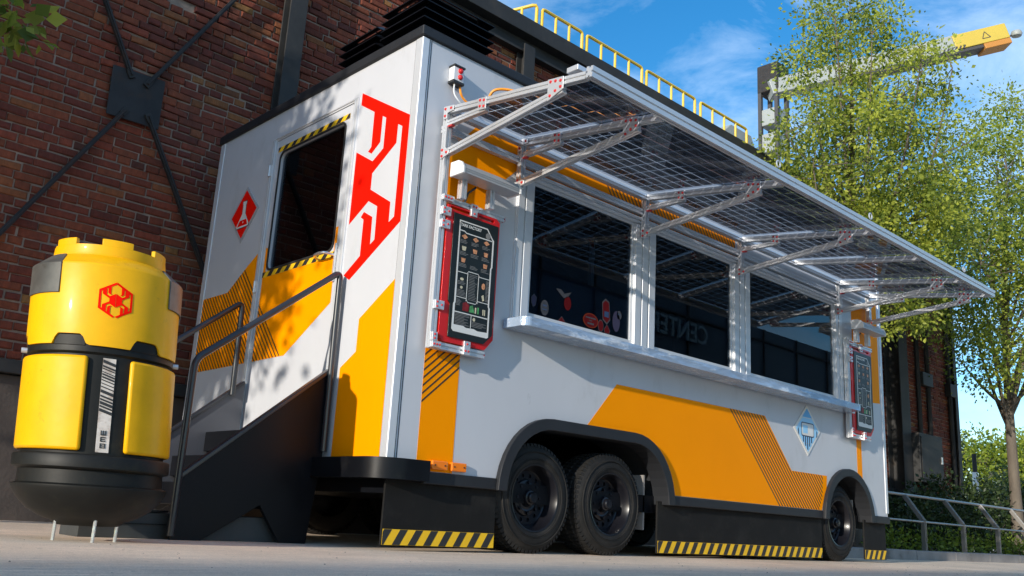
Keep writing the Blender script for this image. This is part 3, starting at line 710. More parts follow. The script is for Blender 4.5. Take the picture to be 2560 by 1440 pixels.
# upper orange behind the awning and the first lamp
decal([[(0.228, 1.99), (0.58, 1.99), (0.60, 2.17), (0.84, 2.40), (0.85, 2.412), (3.36, 2.412), (3.36, 2.565), (0.46, 2.565), (0.228, 2.30)]], SIDE(), 'orange', 'orange_frieze')
hatch_lines((1.72, 2.565), (0.11, -0.153), (0.043, 0), 42, 0.011, [[(1.5, 2.413), (3.359, 2.413), (3.359, 2.564), (1.5, 2.564)]], SIDE())
decal([[(5.40, 0.738), (5.495, 0.70), (5.495, 2.0), (5.40, 2.0)]], SIDE(), 'orange', 'orange_band')
decal([[(5.775, 1.51), (5.928, 1.52), (5.928, 2.53), (5.775, 2.45), (5.60, 2.45), (5.42, 2.41), (5.385, 2.35), (5.385, 2.02), (5.775, 2.02)]], SIDE(), 'orange', 'orange_band')
# blue fryer diamond
dm = MB().plate([[(4.474, 1.325), (4.70, 1.108), (4.478, 0.885), (4.246, 1.106)]], SIDE(), 0.001, 0.007).build('diamond_badge', MT['print_w'], tr)
decal([[(4.474, 1.297), (4.558, 1.215), (4.390, 1.215)]], SIDE(), 'blue', 'badge_print', 0.0072, 0.008, dm)
decal([[(4.393, 1.209), (4.555, 1.209), (4.668, 1.107), (4.555, 0.993), (4.398, 0.990), (4.278, 1.106)], [(4.403, 0.985), (4.55, 0.988), (4.477, 0.917)]], SIDE(), 'skyblue', 'badge_print', 0.0072, 0.008, dm)
bars = [[(x, 1.05), (x+0.017, 1.05), (x+0.017, zb), (x, zb)] for x, zb in ((4.392, 0.998), (4.427, 0.965), (4.462, 0.935), (4.497, 0.965), (4.532, 0.998))]
decal([rrect(4.368, 4.586, 1.046, 1.170, 0.02)]+bars+[[(4.31, 1.10), (4.326, 1.115), (4.326, 1.05), (4.31, 1.065)], [(4.628, 1.115), (4.644, 1.10), (4.644, 1.065), (4.628, 1.05)]], SIDE(), 'navy', 'badge_print', 0.0082, 0.0088, dm)
decal([rrect(4.376, 4.578, 1.056, 1.161, 0.016)], SIDE(), 'print_w', 'badge_print', 0.009, 0.0096, dm)
decal([[(4.395, 1.075), (4.475, 1.075), (4.475, 1.143), (4.395, 1.143)]], SIDE(), 'skyblue', 'badge_print', 0.0098, 0.0103, dm)
decal([[(4.52, 1.07), (4.56, 1.07), (4.56, 1.135), (4.49, 1.135)]], SIDE(), 'white', 'badge_print', 0.0098, 0.0103, dm)

# --- windows
frames = [(0.838, 0.9765), (2.032, 2.270), (3.312, 3.553), (5.0165, 5.155)]
for i, (a, b) in enumerate(frames):
    m = MB(); m.box(a, b, -0.012, 0.045, 1.415, 2.36)
    w_ = b-a
    for f0, f1 in (((0.02, 0.30), (0.36, 0.62), (0.70, 0.98)) if w_ > 0.2 else ((0.04, 0.42), (0.52, 0.96))):
        m.box(a+w_*f0, a+w_*f1, -0.024, -0.0115, 1.42, 2.355)
    m.build('mullion', MT['alu_w'], tr, bevel=0.002)
m = MB(); m.box(0.83, 5.165, -0.02, 0.045, 2.361, 2.412); m.box(0.83, 5.165, -0.032, -0.019, 2.385, 2.408); m.box(0.83, 5.165, -0.03, -0.019, 2.364, 2.374)
m.build('window_head', MT['alu_w'], tr, bevel=0.002)
MB().box(0.83, 5.165, -0.02, 0.045, 1.395, 1.4145).build('window_sill', MT['alu_w'], tr, bevel=0.002)
wins = []
for q, (a, b) in enumerate(((0.978, 2.030), (2.272, 3.310), (3.555, 5.0145))):
    m = MB(); t_ = 0.022
    m.plate([[(a, 1.416), (b, 1.416), (b, 2.359), (a, 2.359)], [(a+t_, 1.478), (b-t_, 1.478), (b-t_, 2.34), (a+t_, 2.34)]], SIDE(), -0.03, 0.004)
    fr_ = m.build('serving_window', MT['alu_w'], tr, bevel=0.002)
    pn = MB().box(a+t_*0.5, b-t_*0.5, 0.006, 0.012, 1.45, 2.35).build('pane', MT['glass'], fr_)
    wins.append(fr_)
for x_ in (2.5, 3.05, 4.0, 4.6):
    m = MB(); m.box(x_-0.2, x_+0.2, 2.0, 2.45, 1.351, 1.75); m.box(x_-0.16, x_+0.16, 1.985, 1.999, 1.42, 1.68); m.build('kitchen_unit', MT['steel'], tr, bevel=0.01)
MB().box(2.2, 4.9, 2.15, 2.5, 2.05, 2.08).build('kitchen_shelf', MT['steel'], tr)
MB().plate([[(1.9, 2.55), (2.5, 2.3), (2.5, 2.2), (1.55, 2.2), (1.55, 2.55)]], lambda a, b, d: (d, a, b), 2.3, 4.9).build('kitchen_hood', MT['steel'], tr, bevel=0.01)
# frame hanging inside the first window
m = MB()
for p, q in (((1.12, 1.62), (1.12, 2.22)), ((1.12, 2.22), (1.86, 2.22)), ((1.86, 2.22), (1.86, 1.62)), ((1.86, 1.62), (1.12, 1.62))):
    m.extr((p[0], 0.25, p[1]), (q[0], 0.25, q[1]), 0.03, up=(0, 1, 0))
m.build('inner_frame', MT['alu'], tr)
for (bx_, bz) in ((1.12, 1.62), (1.86, 1.62), (1.12, 2.22), (1.86, 2.22)):
    sx_ = 1 if bx_ < 1.5 else -1; sz_ = 1 if bz < 2 else -1
    MB().plate([[(bx_, bz), (bx_+sx_*0.07, bz), (bx_, bz+sz_*0.07)]], SIDE(0.233), 0.0, 0.004).build('corner_bracket', MT['redbolt'], tr)
MB().box(1.004, 2.004, 0.016, 0.02, 1.455, 1.79).build('graphic_panel', MT['navyfilm'], wins[0])
m = MB()
for i in range(7): m.plate([[(1.02+0.14*i, 1.47+0.02*i), (1.024+0.14*i, 1.47+0.02*i), (1.16+0.14*i, 1.62+0.02*i), (1.156+0.14*i, 1.62+0.02*i)]], SIDE(0.016), 0.0003, 0.0008)
tag(m.build('graphic_lines', MT['st_purple'], wins[0]), kind='stuff')
# stickers on the first window
def sticker(shape, m_, rim=None, marks=None, mm='print_w'):
    shape = [(a+0.014, b-0.018) for a, b in shape]; marks = [[(a+0.014, b-0.018) for a, b in q] for q in marks] if marks else None
    cx = sum(p[0] for p in shape)/len(shape); cz = sum(p[1] for p in shape)/len(shape)
    o = MB().plate([shape], SIDE(0.005), 0.0002, 0.0006).build('window_sticker', MT[rim or m_], wins[0])
    if rim: MB().plate([[(cx+(p[0]-cx)*0.86, cz+(p[1]-cz)*0.86) for p in shape]], SIDE(0.005), 0.0007, 0.001).build('sticker_print', MT[m_], o)
    if marks:
        mk = MB()
        for q in marks: mk.plate([q], SIDE(0.005), 0.0011, 0.0014)
        tag(mk.build('sticker_lettering', MT[mm], o), kind='stuff')
bx4 = lambda x0, x1, z0, z1: [(x0, z0), (x1, z0), (x1, z1), (x0, z1)]
sticker(ell(1.587, 1.560, 0.078, 0.051, 24), 'st_red', 'st_org', [bx4(1.535, 1.64, 1.573, 1.583), bx4(1.572, 1.60, 1.556, 1.563), bx4(1.555, 1.62, 1.532, 1.545)], 'st_grey')
sticker(ell(1.692, 1.543, 0.030, 0.044, 16), 'st_red', 'st_grey')
sticker(ell(1.352, 1.632, 0.034, 0.048, 16), 'st_red')
sticker([(1.70, 1.715), (1.735, 1.745), (1.775, 1.728), (1.79, 1.60), (1.755, 1.562), (1.71, 1.59)], 'st_red', 'st_grey', [bx4(1.725, 1.772, 1.615, 1.655)], 'navy')
sticker([(1.725, 1.525), (1.757, 1.567), (1.792, 1.525), (1.785, 1.50), (1.735, 1.50)], 'st_red', 'st_grey')
sticker(ell(1.137, 1.56, 0.037, 0.052, 16), 'st_grey', None, [bx4(1.12, 1.155, 1.57, 1.58), bx4(1.115, 1.16, 1.545, 1.552)], 'navy')
sticker(ell(1.855, 1.605, 0.040, 0.075, 16), 'st_purple'); sticker(ell(1.885, 1.655, 0.026, 0.032, 12), 'st_grey', None, [bx4(1.872, 1.88, 1.655, 1.665), bx4(1.89, 1.898, 1.655, 1.665)], 'navy')
sticker([(1.262, 1.495), (1.30, 1.535), (1.338, 1.50), (1.33, 1.485), (1.275, 1.485)], 'st_red', 'st_grey')
sticker([(1.012, 1.61), (1.035, 1.632), (1.062, 1.612), (1.052, 1.558), (1.03, 1.545), (1.012, 1.57)], 'st_purple', 'st_grey')
sticker([(1.235, 1.712), (1.285, 1.715), (1.318, 1.692), (1.385, 1.715), (1.345, 1.668), (1.31, 1.662), (1.28, 1.680)], 'st_grey')
# --- counter
cp = []
for i in range(7): t = math.radians(180+90*i/6); cp.append((0.83+0.05*math.cos(t), -0.16+0.05*math.sin(t)))
cp = [(0.78, -0.013)]+cp
cq = [(5.06+0.05*math.cos(math.radians(270+15*i)), -0.16+0.05*math.sin(math.radians(270+15*i))) for i in range(7)]
m = MB().plate([cp+cq+[(5.11, -0.013)]], lambda a, b, d: (a, b, d), 1.336, 1.394)
m.build('serving_counter', MT['film'], tr, bevel=0.006)

# --- awning with solar panels
AY0, AZ0, AY1, AZ1 = -0.055, 2.56, -1.205, 2.412
RX = [0.196, 0.82, 2.10, 3.37, 4.21, 5.05, 5.655]
U = Vector((0, AY1-AY0, AZ1-AZ0)).normalized()
NUP = Vector((0, -U.z, U.y)); NUP = NUP if NUP.z > 0 else -NUP
def aw(x, s_, h=0.0):       # s_: 0 at the wall, 1 at the outer edge
    return Vector((x, AY0+(AY1-AY0)*s_, AZ0+(AZ1-AZ0)*s_))+NUP*h
MB().extr(aw(0.176, 0), aw(5.675, 0), 0.04, up=(0, 0, 1)).build('awning_wall_beam', MT['alu'], tr)
mb_ = MB(); mb_.extr(aw(0.176, 1)+Vector((0, 0, 0.012)), aw(5.675, 1)+Vector((0, 0, 0.012)), 0.045, 0.06, up=NUP); mb_.build('awning_front_beam', MT['alu'], tr)
MB().extr((0.18, -0.03, 2.447), (5.67, -0.03, 2.447), 0.036, 0.045).build('awning_lower_rail', MT['alu'], tr)
boltm = MB().lathe([(0.0, -0.007), (0.005, -0.0065), (0.0085, -0.003), (0.0095, 0.0)], 8)
boltX = boltm.xf(lambda p: Vector((p.z, p.x, p.y))).mesh('bolt', MT['redbolt'])
def gusset(x, pts, bolts, side=-1):
    w_ = 0.022
    o = MB().plate([pts], lambda a, b, d: (x-w_-d, a, b), 0.0, 0.004).build('gusset_plate', MT['alu'], tr, bevel=0.0015)
    for a, b in bolts: place(boltX, 'bolt', o, (x-w_-0.004, a, b))
    return o
def yz(s_, h=0.0): p = aw(0, s_, h); return (p.y, p.z)
for q, x in enumerate(RX):
    rf = MB().extr(aw(x, 0.02), aw(x, 0.975), 0.036, 0.042, up=NUP).build('awning_rafter', MT['alu'], tr)
    if q == 4: continue
    zb_ = 2.255
    if q == 0: zb_ = 1.11
    MB().extr((x, AY0+0.005, zb_), (x, AY0+0.005, 2.55), 0.04, up=(0, 1, 0)).build('awning_post', MT['alu'], tr)
    # short brace and long strut
    s0 = Vector((x, AY0-0.015, 2.475)); e0 = aw(x, 0.31, -0.042)
    MB().extr(s0, e0, 0.03, 0.034).build('awning_brace', MT['alu'], tr)
    s1 = Vector((x, AY0-0.012, 2.285)); e1 = aw(x, 0.84, -0.045)
    MB().extr(s1, e1, 0.034, 0.04).build('awning_strut', MT['alu'], tr)
    pA, pB = yz(0.255, 0.02), yz(0.315, 0.02)
    gusset(x, [pA, pB, (pB[0], pB[1]-0.075), (pA[0], pA[1]-0.075)], [(pA[0]-0.018, pA[1]-0.018), (pB[0]+0.018, pB[1]-0.018), (pA[0]-0.018, pA[1]-0.055), (pB[0]+0.018, pB[1]-0.055)])
    pA, pB = yz(0.745, 0.022), yz(0.845, 0.022)
    gusset(x, [pA, pB, (pB[0], pB[1]-0.07), (pA[0], pA[1]-0.125)], [(pA[0]-0.022, pA[1]-0.02), (pA[0]-0.058, pA[1]-0.026), (pB[0]+0.02, pB[1]-0.02), (pA[0]-0.02, pA[1]-0.10), (pA[0]-0.058, pA[1]-0.082), (pB[0]+0.02, pB[1]-0.055)])
    gusset(x, [(AY0+0.02, 2.315), (AY0-0.02, 2.315), (AY0-0.055, 2.285), (AY0-0.05, 2.262), (AY0+0.02, 2.245)], [(AY0+0.005, 2.30), (AY0+0.005, 2.262), (AY0-0.035, 2.277)])
    if q < 2:
        gusset(x, [(AY0+0.02, 2.585), (AY0-0.075, 2.572), (AY0-0.072, 2.54), (AY0-0.015, 2.535), (AY0-0.015, 2.50), (AY0+0.02, 2.50)], [(AY0+0.003, 2.565), (AY0-0.05, 2.558), (AY0+0.003, 2.52)])
    m = MB(); m.box(x+0.021, x+0.03, AY0-0.006, AY0+0.016, 2.39, 2.47); m.box(x-0.012, x+0.012, AY0-0.05, AY0-0.016, 2.45, 2.458); m.build('red_clip', MT['redbolt'], tr)
# solar modules between rafters
cw, chh = 0.152, 0.078
U3 = U
bays = [(RX[i], RX[i+1]) for i in range(6)]
cellv = {}
def cell_mesh(w_, h_):
    key = (round(w_, 3), round(h_, 3))
    if key in cellv: return cellv[key]
    m = MB(); st = 3
    for i in range(st):
        a0 = -h_/2+h_*i/st+0.0011; a1 = -h_/2+h_*(i+1)/st-0.0011
        vs = []
        for hh in (0, 0.0012):
            for (xx, aa) in ((-w_/2, a0), (w_/2, a0), (w_/2, a1), (-w_/2, a1)):
                p = Vector((xx, 0, 0))+U3*aa+NUP*hh; vs.append(p)
        m.add(vs, [(0, 1, 2, 3), (4, 7, 6, 5), (0, 4, 5, 1), (1, 5, 6, 2), (2, 6, 7, 3), (3, 7, 4, 0)])
    me = m.mesh('solar_cell', MT['cell']); cellv[key] = me; return me
LEN = (Vector((0, AY1-AY0, AZ1-AZ0))).length
restc = MB(); ncell = 0
for q, (a, b) in enumerate(bays):
    x0, x1 = a+0.022, b-0.022
    m = MB(); s0, s1 = 0.03, 0.965; h0, h1 = 0.026, 0.030
    vs = [aw(x0, s0, h0), aw(x1, s0, h0), aw(x1, s1, h0), aw(x0, s1, h0), aw(x0, s0, h1), aw(x1, s0, h1), aw(x1, s1, h1), aw(x0, s1, h1)]
    m.add(vs, [(0, 1, 2, 3), (4, 7, 6, 5), (0, 4, 5, 1), (1, 5, 6, 2), (2, 6, 7, 3), (3, 7, 4, 0)])
    pnl = m.build('solar_module', MT['solarglass'], tr)
    nx = max(2, round((x1-x0-0.03)/0.128)); ny = 13
    px_ = (x1-x0-0.03)/nx; py_ = (LEN*(s1-s0)-0.03)/ny
    cm = cell_mesh(px_-0.0085, py_-0.0075)
    for i in range(nx):
        for j in range(ny):
            sx = x0+0.015+px_*(i+0.5); ss = s0+(0.015+py_*(j+0.5))/LEN
            p = aw(sx, ss, h1+0.0008)
            if ncell < 300: place(cm, 'solar_cell', pnl, p)
            else:
                restc.add([Vector(v.co)+p for v in cm.vertices], [tuple(f.vertices) for f in cm.polygons])
            ncell += 1
if restc.v: tag(restc.build('solar_cells_far', MT['cell'], tr), kind='stuff')
# eye bolts, junction plate, cables on the awning
for x in (1.95, 3.22, 4.95):
    pts = [aw(x, 1.02, 0.045)+Vector((0.022*math.cos(t), 0, 0.03+0.022*math.sin(t))) for t in [2*math.pi*i/12 for i in range(13)]]
    MB().tube(pts, 0.005, 6).build('eye_bolt', MT['alu'], tr, smooth=True)
MB().box(0.18, 0.30, -1.12, -1.04, 2.47, 2.50).build('junction_plate', MT['alu'], tr, bevel=0.003)
def cable(pts, r, m_, n=24):
    P = [Vector(p) for p in pts]; out = []
    for i in range(len(P)-1):
        p0 = P[max(i-1, 0)]; p1 = P[i]; p2 = P[i+1]; p3 = P[min(i+2, len(P)-1)]
        for k in range(6):
            t = k/6; out.append(0.5*((2*p1)+(p2-p0)*t+(2*p0-5*p1+4*p2-p3)*t*t+(3*p1-p0-3*p2+p3)*t*t*t))
    out.append(P[-1]); return MB().tube(out, r, 6).build('cable', MT[m_], tr, smooth=True)
cable([(0.285, -0.03, 2.76), (0.285, -0.04, 2.72), (0.31, -0.04, 2.69), (0.36, -0.05, 2.66), (0.40, -0.06, 2.63), (0.42, -0.1, 2.60)], 0.0075, 'cable_o')
cable([(0.235, -0.035, 2.765), (0.235, -0.04, 2.70), (0.27, -0.05, 2.655), (0.34, -0.05, 2.625), (0.40, -0.12, 2.60), (0.42, -0.4, 2.575), (0.34, -0.55, 2.545)], 0.005, 'white')
cable([(0.235, -0.36, 2.55), (0.24, -0.40, 2.60), (0.30, -0.45, 2.615), (0.42, -0.52, 2.60), (0.56, -0.62, 2.565), (0.75, -0.8, 2.52), (0.8, -1.0, 2.48)], 0.009, 'cable_o')
cable([(0.85, -1.10, 2.455), (0.86, -0.9, 2.48), (0.87, -0.5, 2.535), (0.87, -0.2, 2.57)], 0.009, 'cable_o')
cable([(2.14, -1.10, 2.455), (2.15, -0.8, 2.49), (2.16, -0.3, 2.56)], 0.009, 'cable_o')
cable([(3.41, -1.10, 2.455), (3.42, -0.8, 2.49), (3.43, -0.3, 2.56)], 0.009, 'cable_o')
# signal box at the top of the side wall
sg = MB().box(0.212, 0.292, -0.052, -0.002, 2.782, 2.872).build('signal_box', MT['white'], tr, bevel=0.003)
MB().box(0.208, 0.296, -0.06, -0.002, 2.8725, 2.885).build('cap', MT['tape_k'], sg, bevel=0.002); MB().box(0.208, 0.296, -0.056, -0.002, 2.764, 2.7815).build('cap', MT['tape_k'], sg, bevel=0.002)
for z in (2.852, 2.810):
    m = MB().lathe([(0.0, -0.018), (0.012, -0.014), (0.017, -0.004), (0.018, 0.003)], 14); m.xf(lambda p: Vector((0.262+p.x, -0.053+p.z, z+p.y))); m.build('red_lamp', MT['red'], sg, smooth=True)

# --- end wall: emblem, door, decals
emb = [(0.612, 2.817), (0.062, 2.500), (0.062, 1.838), (0.546, 1.553), (0.612, 1.592), (0.454, 1.690), (0.454, 1.921), (0.487, 1.943), (0.457, 1.972), (0.362, 1.920), (0.358, 1.745), (0.316, 1.768), (0.320, 1.979), (0.420, 2.034), (0.612, 1.921), (0.612, 2.405), (0.419, 2.295), (0.316, 2.354), (0.316, 2.558), (0.356, 2.581), (0.356, 2.407), (0.440, 2.351), (0.480, 2.374), (0.449, 2.398), (0.452, 2.637), (0.612, 2.732)]
emh = [(0.182, 2.476), (0.136, 2.450), (0.136, 1.876), (0.186, 1.850), (0.188, 1.978), (0.410, 2.107), (0.410, 2.213), (0.183, 2.354)]
decal([[emb, emh]], ENDW(), 'redv', 'spider_emblem')
decal([[(0.069, 1.488), (0.395, 1.292), (0.395, 1.097), (0.545, 1.012), (0.545, 0.486), (0.069, 0.486)]], ENDW(), 'orange', 'orange_field')
lp = [(2.604, 1.134), (1.752, 1.142), (1.752, 1.942), (1.904, 1.862), (2.167, 1.703), (2.604, 1.703)]
decal([lp], ENDW(), 'orange', 'orange_field')
hp = dict(p0=(1.296, 1.154), dirv=(0.643, 0.687), shift=(0.0425, 0), k=44, wdt=0.0105)
hatch_lines(**hp, convs=[[(2.167, 1.136), (2.603, 1.135), (2.603, 1.702), (2.167, 1.702)], [(1.753, 1.143), (2.167, 1.138), (2.167, 1.702), (1.904, 1.861), (1.753, 1.94)]], fr=ENDW())
dr = MB().plate([[(0.690, 0.505), (1.695, 0.505), (1.695, 2.775), (0.690, 2.775)], rrect(0.778, 1.612, 1.790, 2.664, 0.05)], ENDW(), -0.04, -0.003).build('door', MT['panel'], tr, bevel=0.003)
MB().plate([rrect(0.770, 1.620, 1.782, 2.672, 0.055)], ENDW(), -0.03, -0.024).build('pane', MT['glass'], dr)
MB().plate([rrect(0.766, 1.624, 1.778, 2.676, 0.058), rrect(0.780, 1.610, 1.792, 2.662, 0.05)], ENDW(), -0.004, 0.003).build('window_gasket', MT['tape_k'], dr)
DF = ENDW(0.003)
decal([[(1.66, 1.145), (1.295, 1.150), (1.238, 1.150), (0.736, 1.439), (0.736, 1.737), (1.66, 1.737)], [(1.66, 1.777), (1.628, 1.777), (1.628, 1.95), (1.66, 1.96)], [(0.736, 1.777), (0.762, 1.777), (0.762, 1.80), (0.785, 1.945), (0.736, 1.935)][:2]+[(0.762, 1.935), (0.736, 1.935)]], DF, 'orange', 'orange_field', parent=dr)
hatch_lines(**hp, convs=[[(1.659, 1.146), (1.294, 1.151), (1.294, 1.736), (1.659, 1.736)]], fr=DF, parent=dr)
hazard(0.736, 1.656, 2.680, 2.716, DF, 0.115, dr, slant=-1.1)
hazard(0.736, 1.662, 1.7375, 1.7765, DF, 0.115, dr, slant=-1.0)
m = MB()
for a, b in ((0.640, 0.668), (0.672, 0.688), (1.698, 1.716), (1.722, 1.750)): m.box(-0.010, 0.01, a, b, 0.49, 2.79)
m.box(-0.008, 0.01, 0.640, 1.750, 2.7905, 2.802)
m.build('door_frame', MT['alu_w'], tr, bevel=0.002)
for z in (2.55, 1.68, 0.745):
    h = MB(); h.box(-0.017, -0.0105, 1.70, 1.745, z-0.042, z+0.042); h.tube([(-0.02, 1.722, z-0.042), (-0.02, 1.722, z+0.042)], 0.007, 8); h.build('hinge', MT['alu'], dr, bevel=0.001)
m = MB().tube([(-0.0, 0.742, 1.745), (-0.05, 0.745, 1.748), (-0.068, 0.76, 1.75), (-0.075, 0.80, 1.752), (-0.07, 0.86, 1.752), (-0.05, 0.90, 1.752), (-0.02, 0.925, 1.752), (0.0, 0.93, 1.752)], 0.009, 8); m.build('door_handle', MT['steel'], dr, smooth=True)
MB().box(-0.012, 0.0, 0.715, 0.735, 1.57, 1.82).build('lock_plate', MT['alu'], dr, bevel=0.003)
# flask diamond
fd = MB().plate([[(2.058, 2.510), (1.842, 2.302), (2.056, 2.068), (2.276, 2.292)]], ENDW(), 0.001, 0.008).build('diamond_badge', MT['lampgrey'], tr)
decal([[(2.057, 2.482), (1.868, 2.303), (2.056, 2.100), (2.247, 2.291)]], ENDW(), 'redv', 'badge_print', 0.0082, 0.009, fd)
flo = [(2.086, 2.392), (2.030, 2.392), (2.030, 2.370), (2.036, 2.37), (2.034, 2.295), (1.962, 2.205), (1.968, 2.187), (2.146, 2.187), (2.152, 2.205), (2.080, 2.295), (2.080, 2.37), (2.086, 2.37)]
decal([[(a+0.006*(1 if a > 2.057 else -1), b+(0.006 if b > 2.3 else -0.006)) for a, b in flo]], ENDW(), 'tape_k', 'badge_print', 0.0092, 0.0097, fd)
decal([flo], ENDW(), 'print_w', 'badge_print', 0.0099, 0.0104, fd)
decal([[(2.005, 2.245), (1.98, 2.20), (2.135, 2.20), (2.108, 2.245)]], ENDW(), 'redv', 'badge_print', 0.0106, 0.011, fd)
decal([ell(2.04, 2.262, 0.008, 0.008, 8), ell(2.066, 2.268, 0.006, 0.006, 8), ell(2.05, 2.225, 0.007, 0.007, 8)], ENDW(), 'print_w', 'badge_print', 0.0112, 0.0116, fd)

# ------------------------------------------------------------------ menu boards
def menu_board(ox, label):
    e = thing('menu_board', (ox+0.4, -0.1, 1.1), label, 'menu board', 'menu boards on the trailer side')
    F = lambda y: (lambda a, b, d: (ox+a, y-d, b))
    if ox > 1: MB().extr((ox+0.196, -0.05, 1.11), (ox+0.196, -0.05, 2.05), 0.04, up=(0, 1, 0)).build('upright', MT['alu'], e)
    MB().extr((ox+0.222, -0.05, 1.13), (ox+0.592, -0.05, 1.13), 0.04).build('bottom_rail', MT['alu'], e)
    MB().extr((ox+0.222, -0.05, 2.005), (ox+0.69, -0.05, 2.005), 0.034).build('top_rail', MT['alu'], e)
    for x_, z_ in ((0.5935, 1.13), (0.6915, 2.005)): MB().box(ox+x_, ox+x_+0.003, -0.066, -0.034, z_-0.016, z_+0.016).build('end_cap', MT['red'], e)
    red = [(0.228, 1.20), (0.255, 1.158), (0.583, 1.158), (0.645, 1.228), (0.645, 1.965), (0.615, 1.985), (0.228, 1.975)]
    slot = rrect(0.47, 0.60, 1.952, 1.970, 0.008, 3); slot2 = rrect(0.25, 0.42, 1.952, 1.970, 0.008, 3)
    MB().plate([red, slot, slot2], F(-0.045), 0, 0.03).build('red_backplate', MT['red'], e, bevel=0.004)
    blk = [(0.275, 1.40), (0.29, 1.385), (0.29, 1.19), (0.565, 1.19), (0.630, 1.252), (0.630, 1.935), (0.275, 1.935)]
    bk = MB().plate([blk], F(-0.0755), 0, 0.008).build('menu_panel', MT['board'], e, bevel=0.002)
    W = lambda polys, m_, nm='print', d=0.0085: [MB().plate([p] if not isinstance(p[0], list) else p, F(-0.0755), d, d+0.0004) for p in polys]
    def pr_(polys, m_, d=0.0085, nm='print'):
        mb = MB()
        for p in polys: mb.plate([p] if not isinstance(p[0], list) else p, F(-0.0755), d, d+0.0005)
        return tag(mb.build(nm, MT[m_], bk), kind='stuff')
    bo = [(0.318, 1.90), (0.540, 1.90), (0.585, 1.845), (0.597, 1.835), (0.597, 1.665), (0.590, 1.655), (0.590, 1.42), (0.597, 1.41), (0.597, 1.235), (0.585, 1.228), (0.325, 1.228), (0.312, 1.24), (0.312, 1.39), (0.318, 1.40)]
    bi = [(0.326, 1.893), (0.537, 1.893), (0.578, 1.842), (0.586, 1.83), (0.586, 1.665), (0.580, 1.655), (0.580, 1.42), (0.586, 1.41), (0.586, 1.262), (0.51, 1.258), (0.48, 1.266), (0.42, 1.262), (0.40, 1.270), (0.326, 1.268), (0.326, 1.39), (0.330, 1.40)]
    ln = lambda x0, z0, x1, z1, t=0.004: [(x0, z0-t/2), (x1, z1-t/2), (x1, z1+t/2), (x0, z0+t/2)]
    vl = lambda x, z0, z1, t=0.004: [(x-t/2, z0), (x+t/2, z0), (x+t/2, z1), (x-t/2, z1)]
    pr_([[bo, bi], ln(0.326, 1.838, 0.36, 1.838, 0.006), ln(0.36, 1.838, 0.375, 1.829, 0.006), ln(0.375, 1.829, 0.582, 1.829, 0.006),
         ln(0.326, 1.585, 0.40, 1.585), ln(0.40, 1.585, 0.412, 1.60), ln(0.412, 1.60, 0.488, 1.60), ln(0.488, 1.60, 0.50, 1.585), ln(0.50, 1.585, 0.582, 1.585),
         vl(0.408, 1.42, 1.59), vl(0.494, 1.42, 1.59), ln(0.326, 1.435, 0.405, 1.435), ln(0.405, 1.435, 0.42, 1.415), ln(0.42, 1.415, 0.482, 1.415), ln(0.482, 1.415, 0.496, 1.435), ln(0.496, 1.435, 0.582, 1.435),
         ln(0.326, 1.345, 0.582, 1.345, 0.006), vl(0.455, 1.265, 1.345)], 'print_w')
    v, f = text_mesh('STARK FACTORY', 0.026, bold=0.0008)
    mb = MB(); mb.add([(ox+0.405+p[0]*0.86, -0.0845, 1.873+p[1]) for p in v], f); mb.build('lettering', MT['print_w'], bk)
    pr_([ell(0.548, 1.853, 0.02, 0.02, 12)], 'print_g')
    r = random.Random(3)
    lines = []
    def para(x0, x1, z0, z1, st=0.008):
        z_ = z1
        while z_ > z0:
            lines.append(ln(x0, z_, x0+(x1-x0)*r.uniform(0.6, 1.0), z_, 0.003)); z_ -= st
    food = []; pale = []
    for j in range(3):
        for i in range(3):
            cx = 0.365+i*0.087; cz = 1.805-j*0.072
            if not (i == 1 and j == 2):
                if j == 0: food.append([(cx-0.024, cz), (cx, cz+0.016), (cx+0.024, cz), (cx, cz-0.016)])
                else: (pale if (i+j) % 2 == 1 and i != 2 else food).append([(cx-0.017, cz+0.012), (cx+0.017, cz+0.012), (cx+0.012, cz-0.014), (cx-0.012, cz-0.014)])
            para(cx-0.032, cx+0.034, cz-0.048, cz-0.024)
    pale += [ell(0.365, 1.545, 0.014, 0.009, 8), ell(0.365, 1.495, 0.010, 0.009, 8), [(0.525, 1.475), (0.54, 1.485), (0.548, 1.45), (0.535, 1.445)]]
    food += [ell(0.535, 1.535, 0.014, 0.02, 8)]
    para(0.335, 0.40, 1.445, 1.478); para(0.335, 0.40, 1.51, 1.53); para(0.42, 0.485, 1.43, 1.585, 0.0095); para(0.555, 0.578, 1.445, 1.57); para(0.335, 0.375, 1.385, 1.42)
    para(0.333, 0.448, 1.275, 1.335, 0.0085); para(0.462, 0.575, 1.275, 1.305, 0.0085)
    pr_(lines, 'print_g'); pr_(food, 'print_food'); pr_(pale, 'print_pale')
    pr_([[(0.385, 1.36), (0.385, 1.405), (0.41, 1.415), (0.435, 1.40), (0.43, 1.36)]], 'print_red'); pr_([[(0.437, 1.36), (0.44, 1.395), (0.462, 1.405), (0.478, 1.36)], vl(0.505, 1.36, 1.40, 0.012)], 'print_green')
    pr_([vl(0.486, 1.36, 1.395, 0.010), vl(0.545, 1.36, 1.395, 0.007), vl(0.558, 1.36, 1.395, 0.007), ell(0.478, 1.322, 0.010, 0.012, 8)], 'print_pale')
    # clamps with red bolts
    def clamp(x0, x1, z0, z1, bolts):
        c = MB().box(ox+x0, ox+x1, -0.088, -0.0705, z0, z1).build('clamp', MT['alu'], e, bevel=0.002)
        for bx_, bz in bolts:
            t = MB().lathe([(0.0, -0.006), (0.005, -0.005), (0.007, 0.0)], 6); t.xf(lambda p: Vector((ox+bx_+p.x, -0.088+p.z, bz+p.y))); t.build('bolt', MT['redbolt'], c)
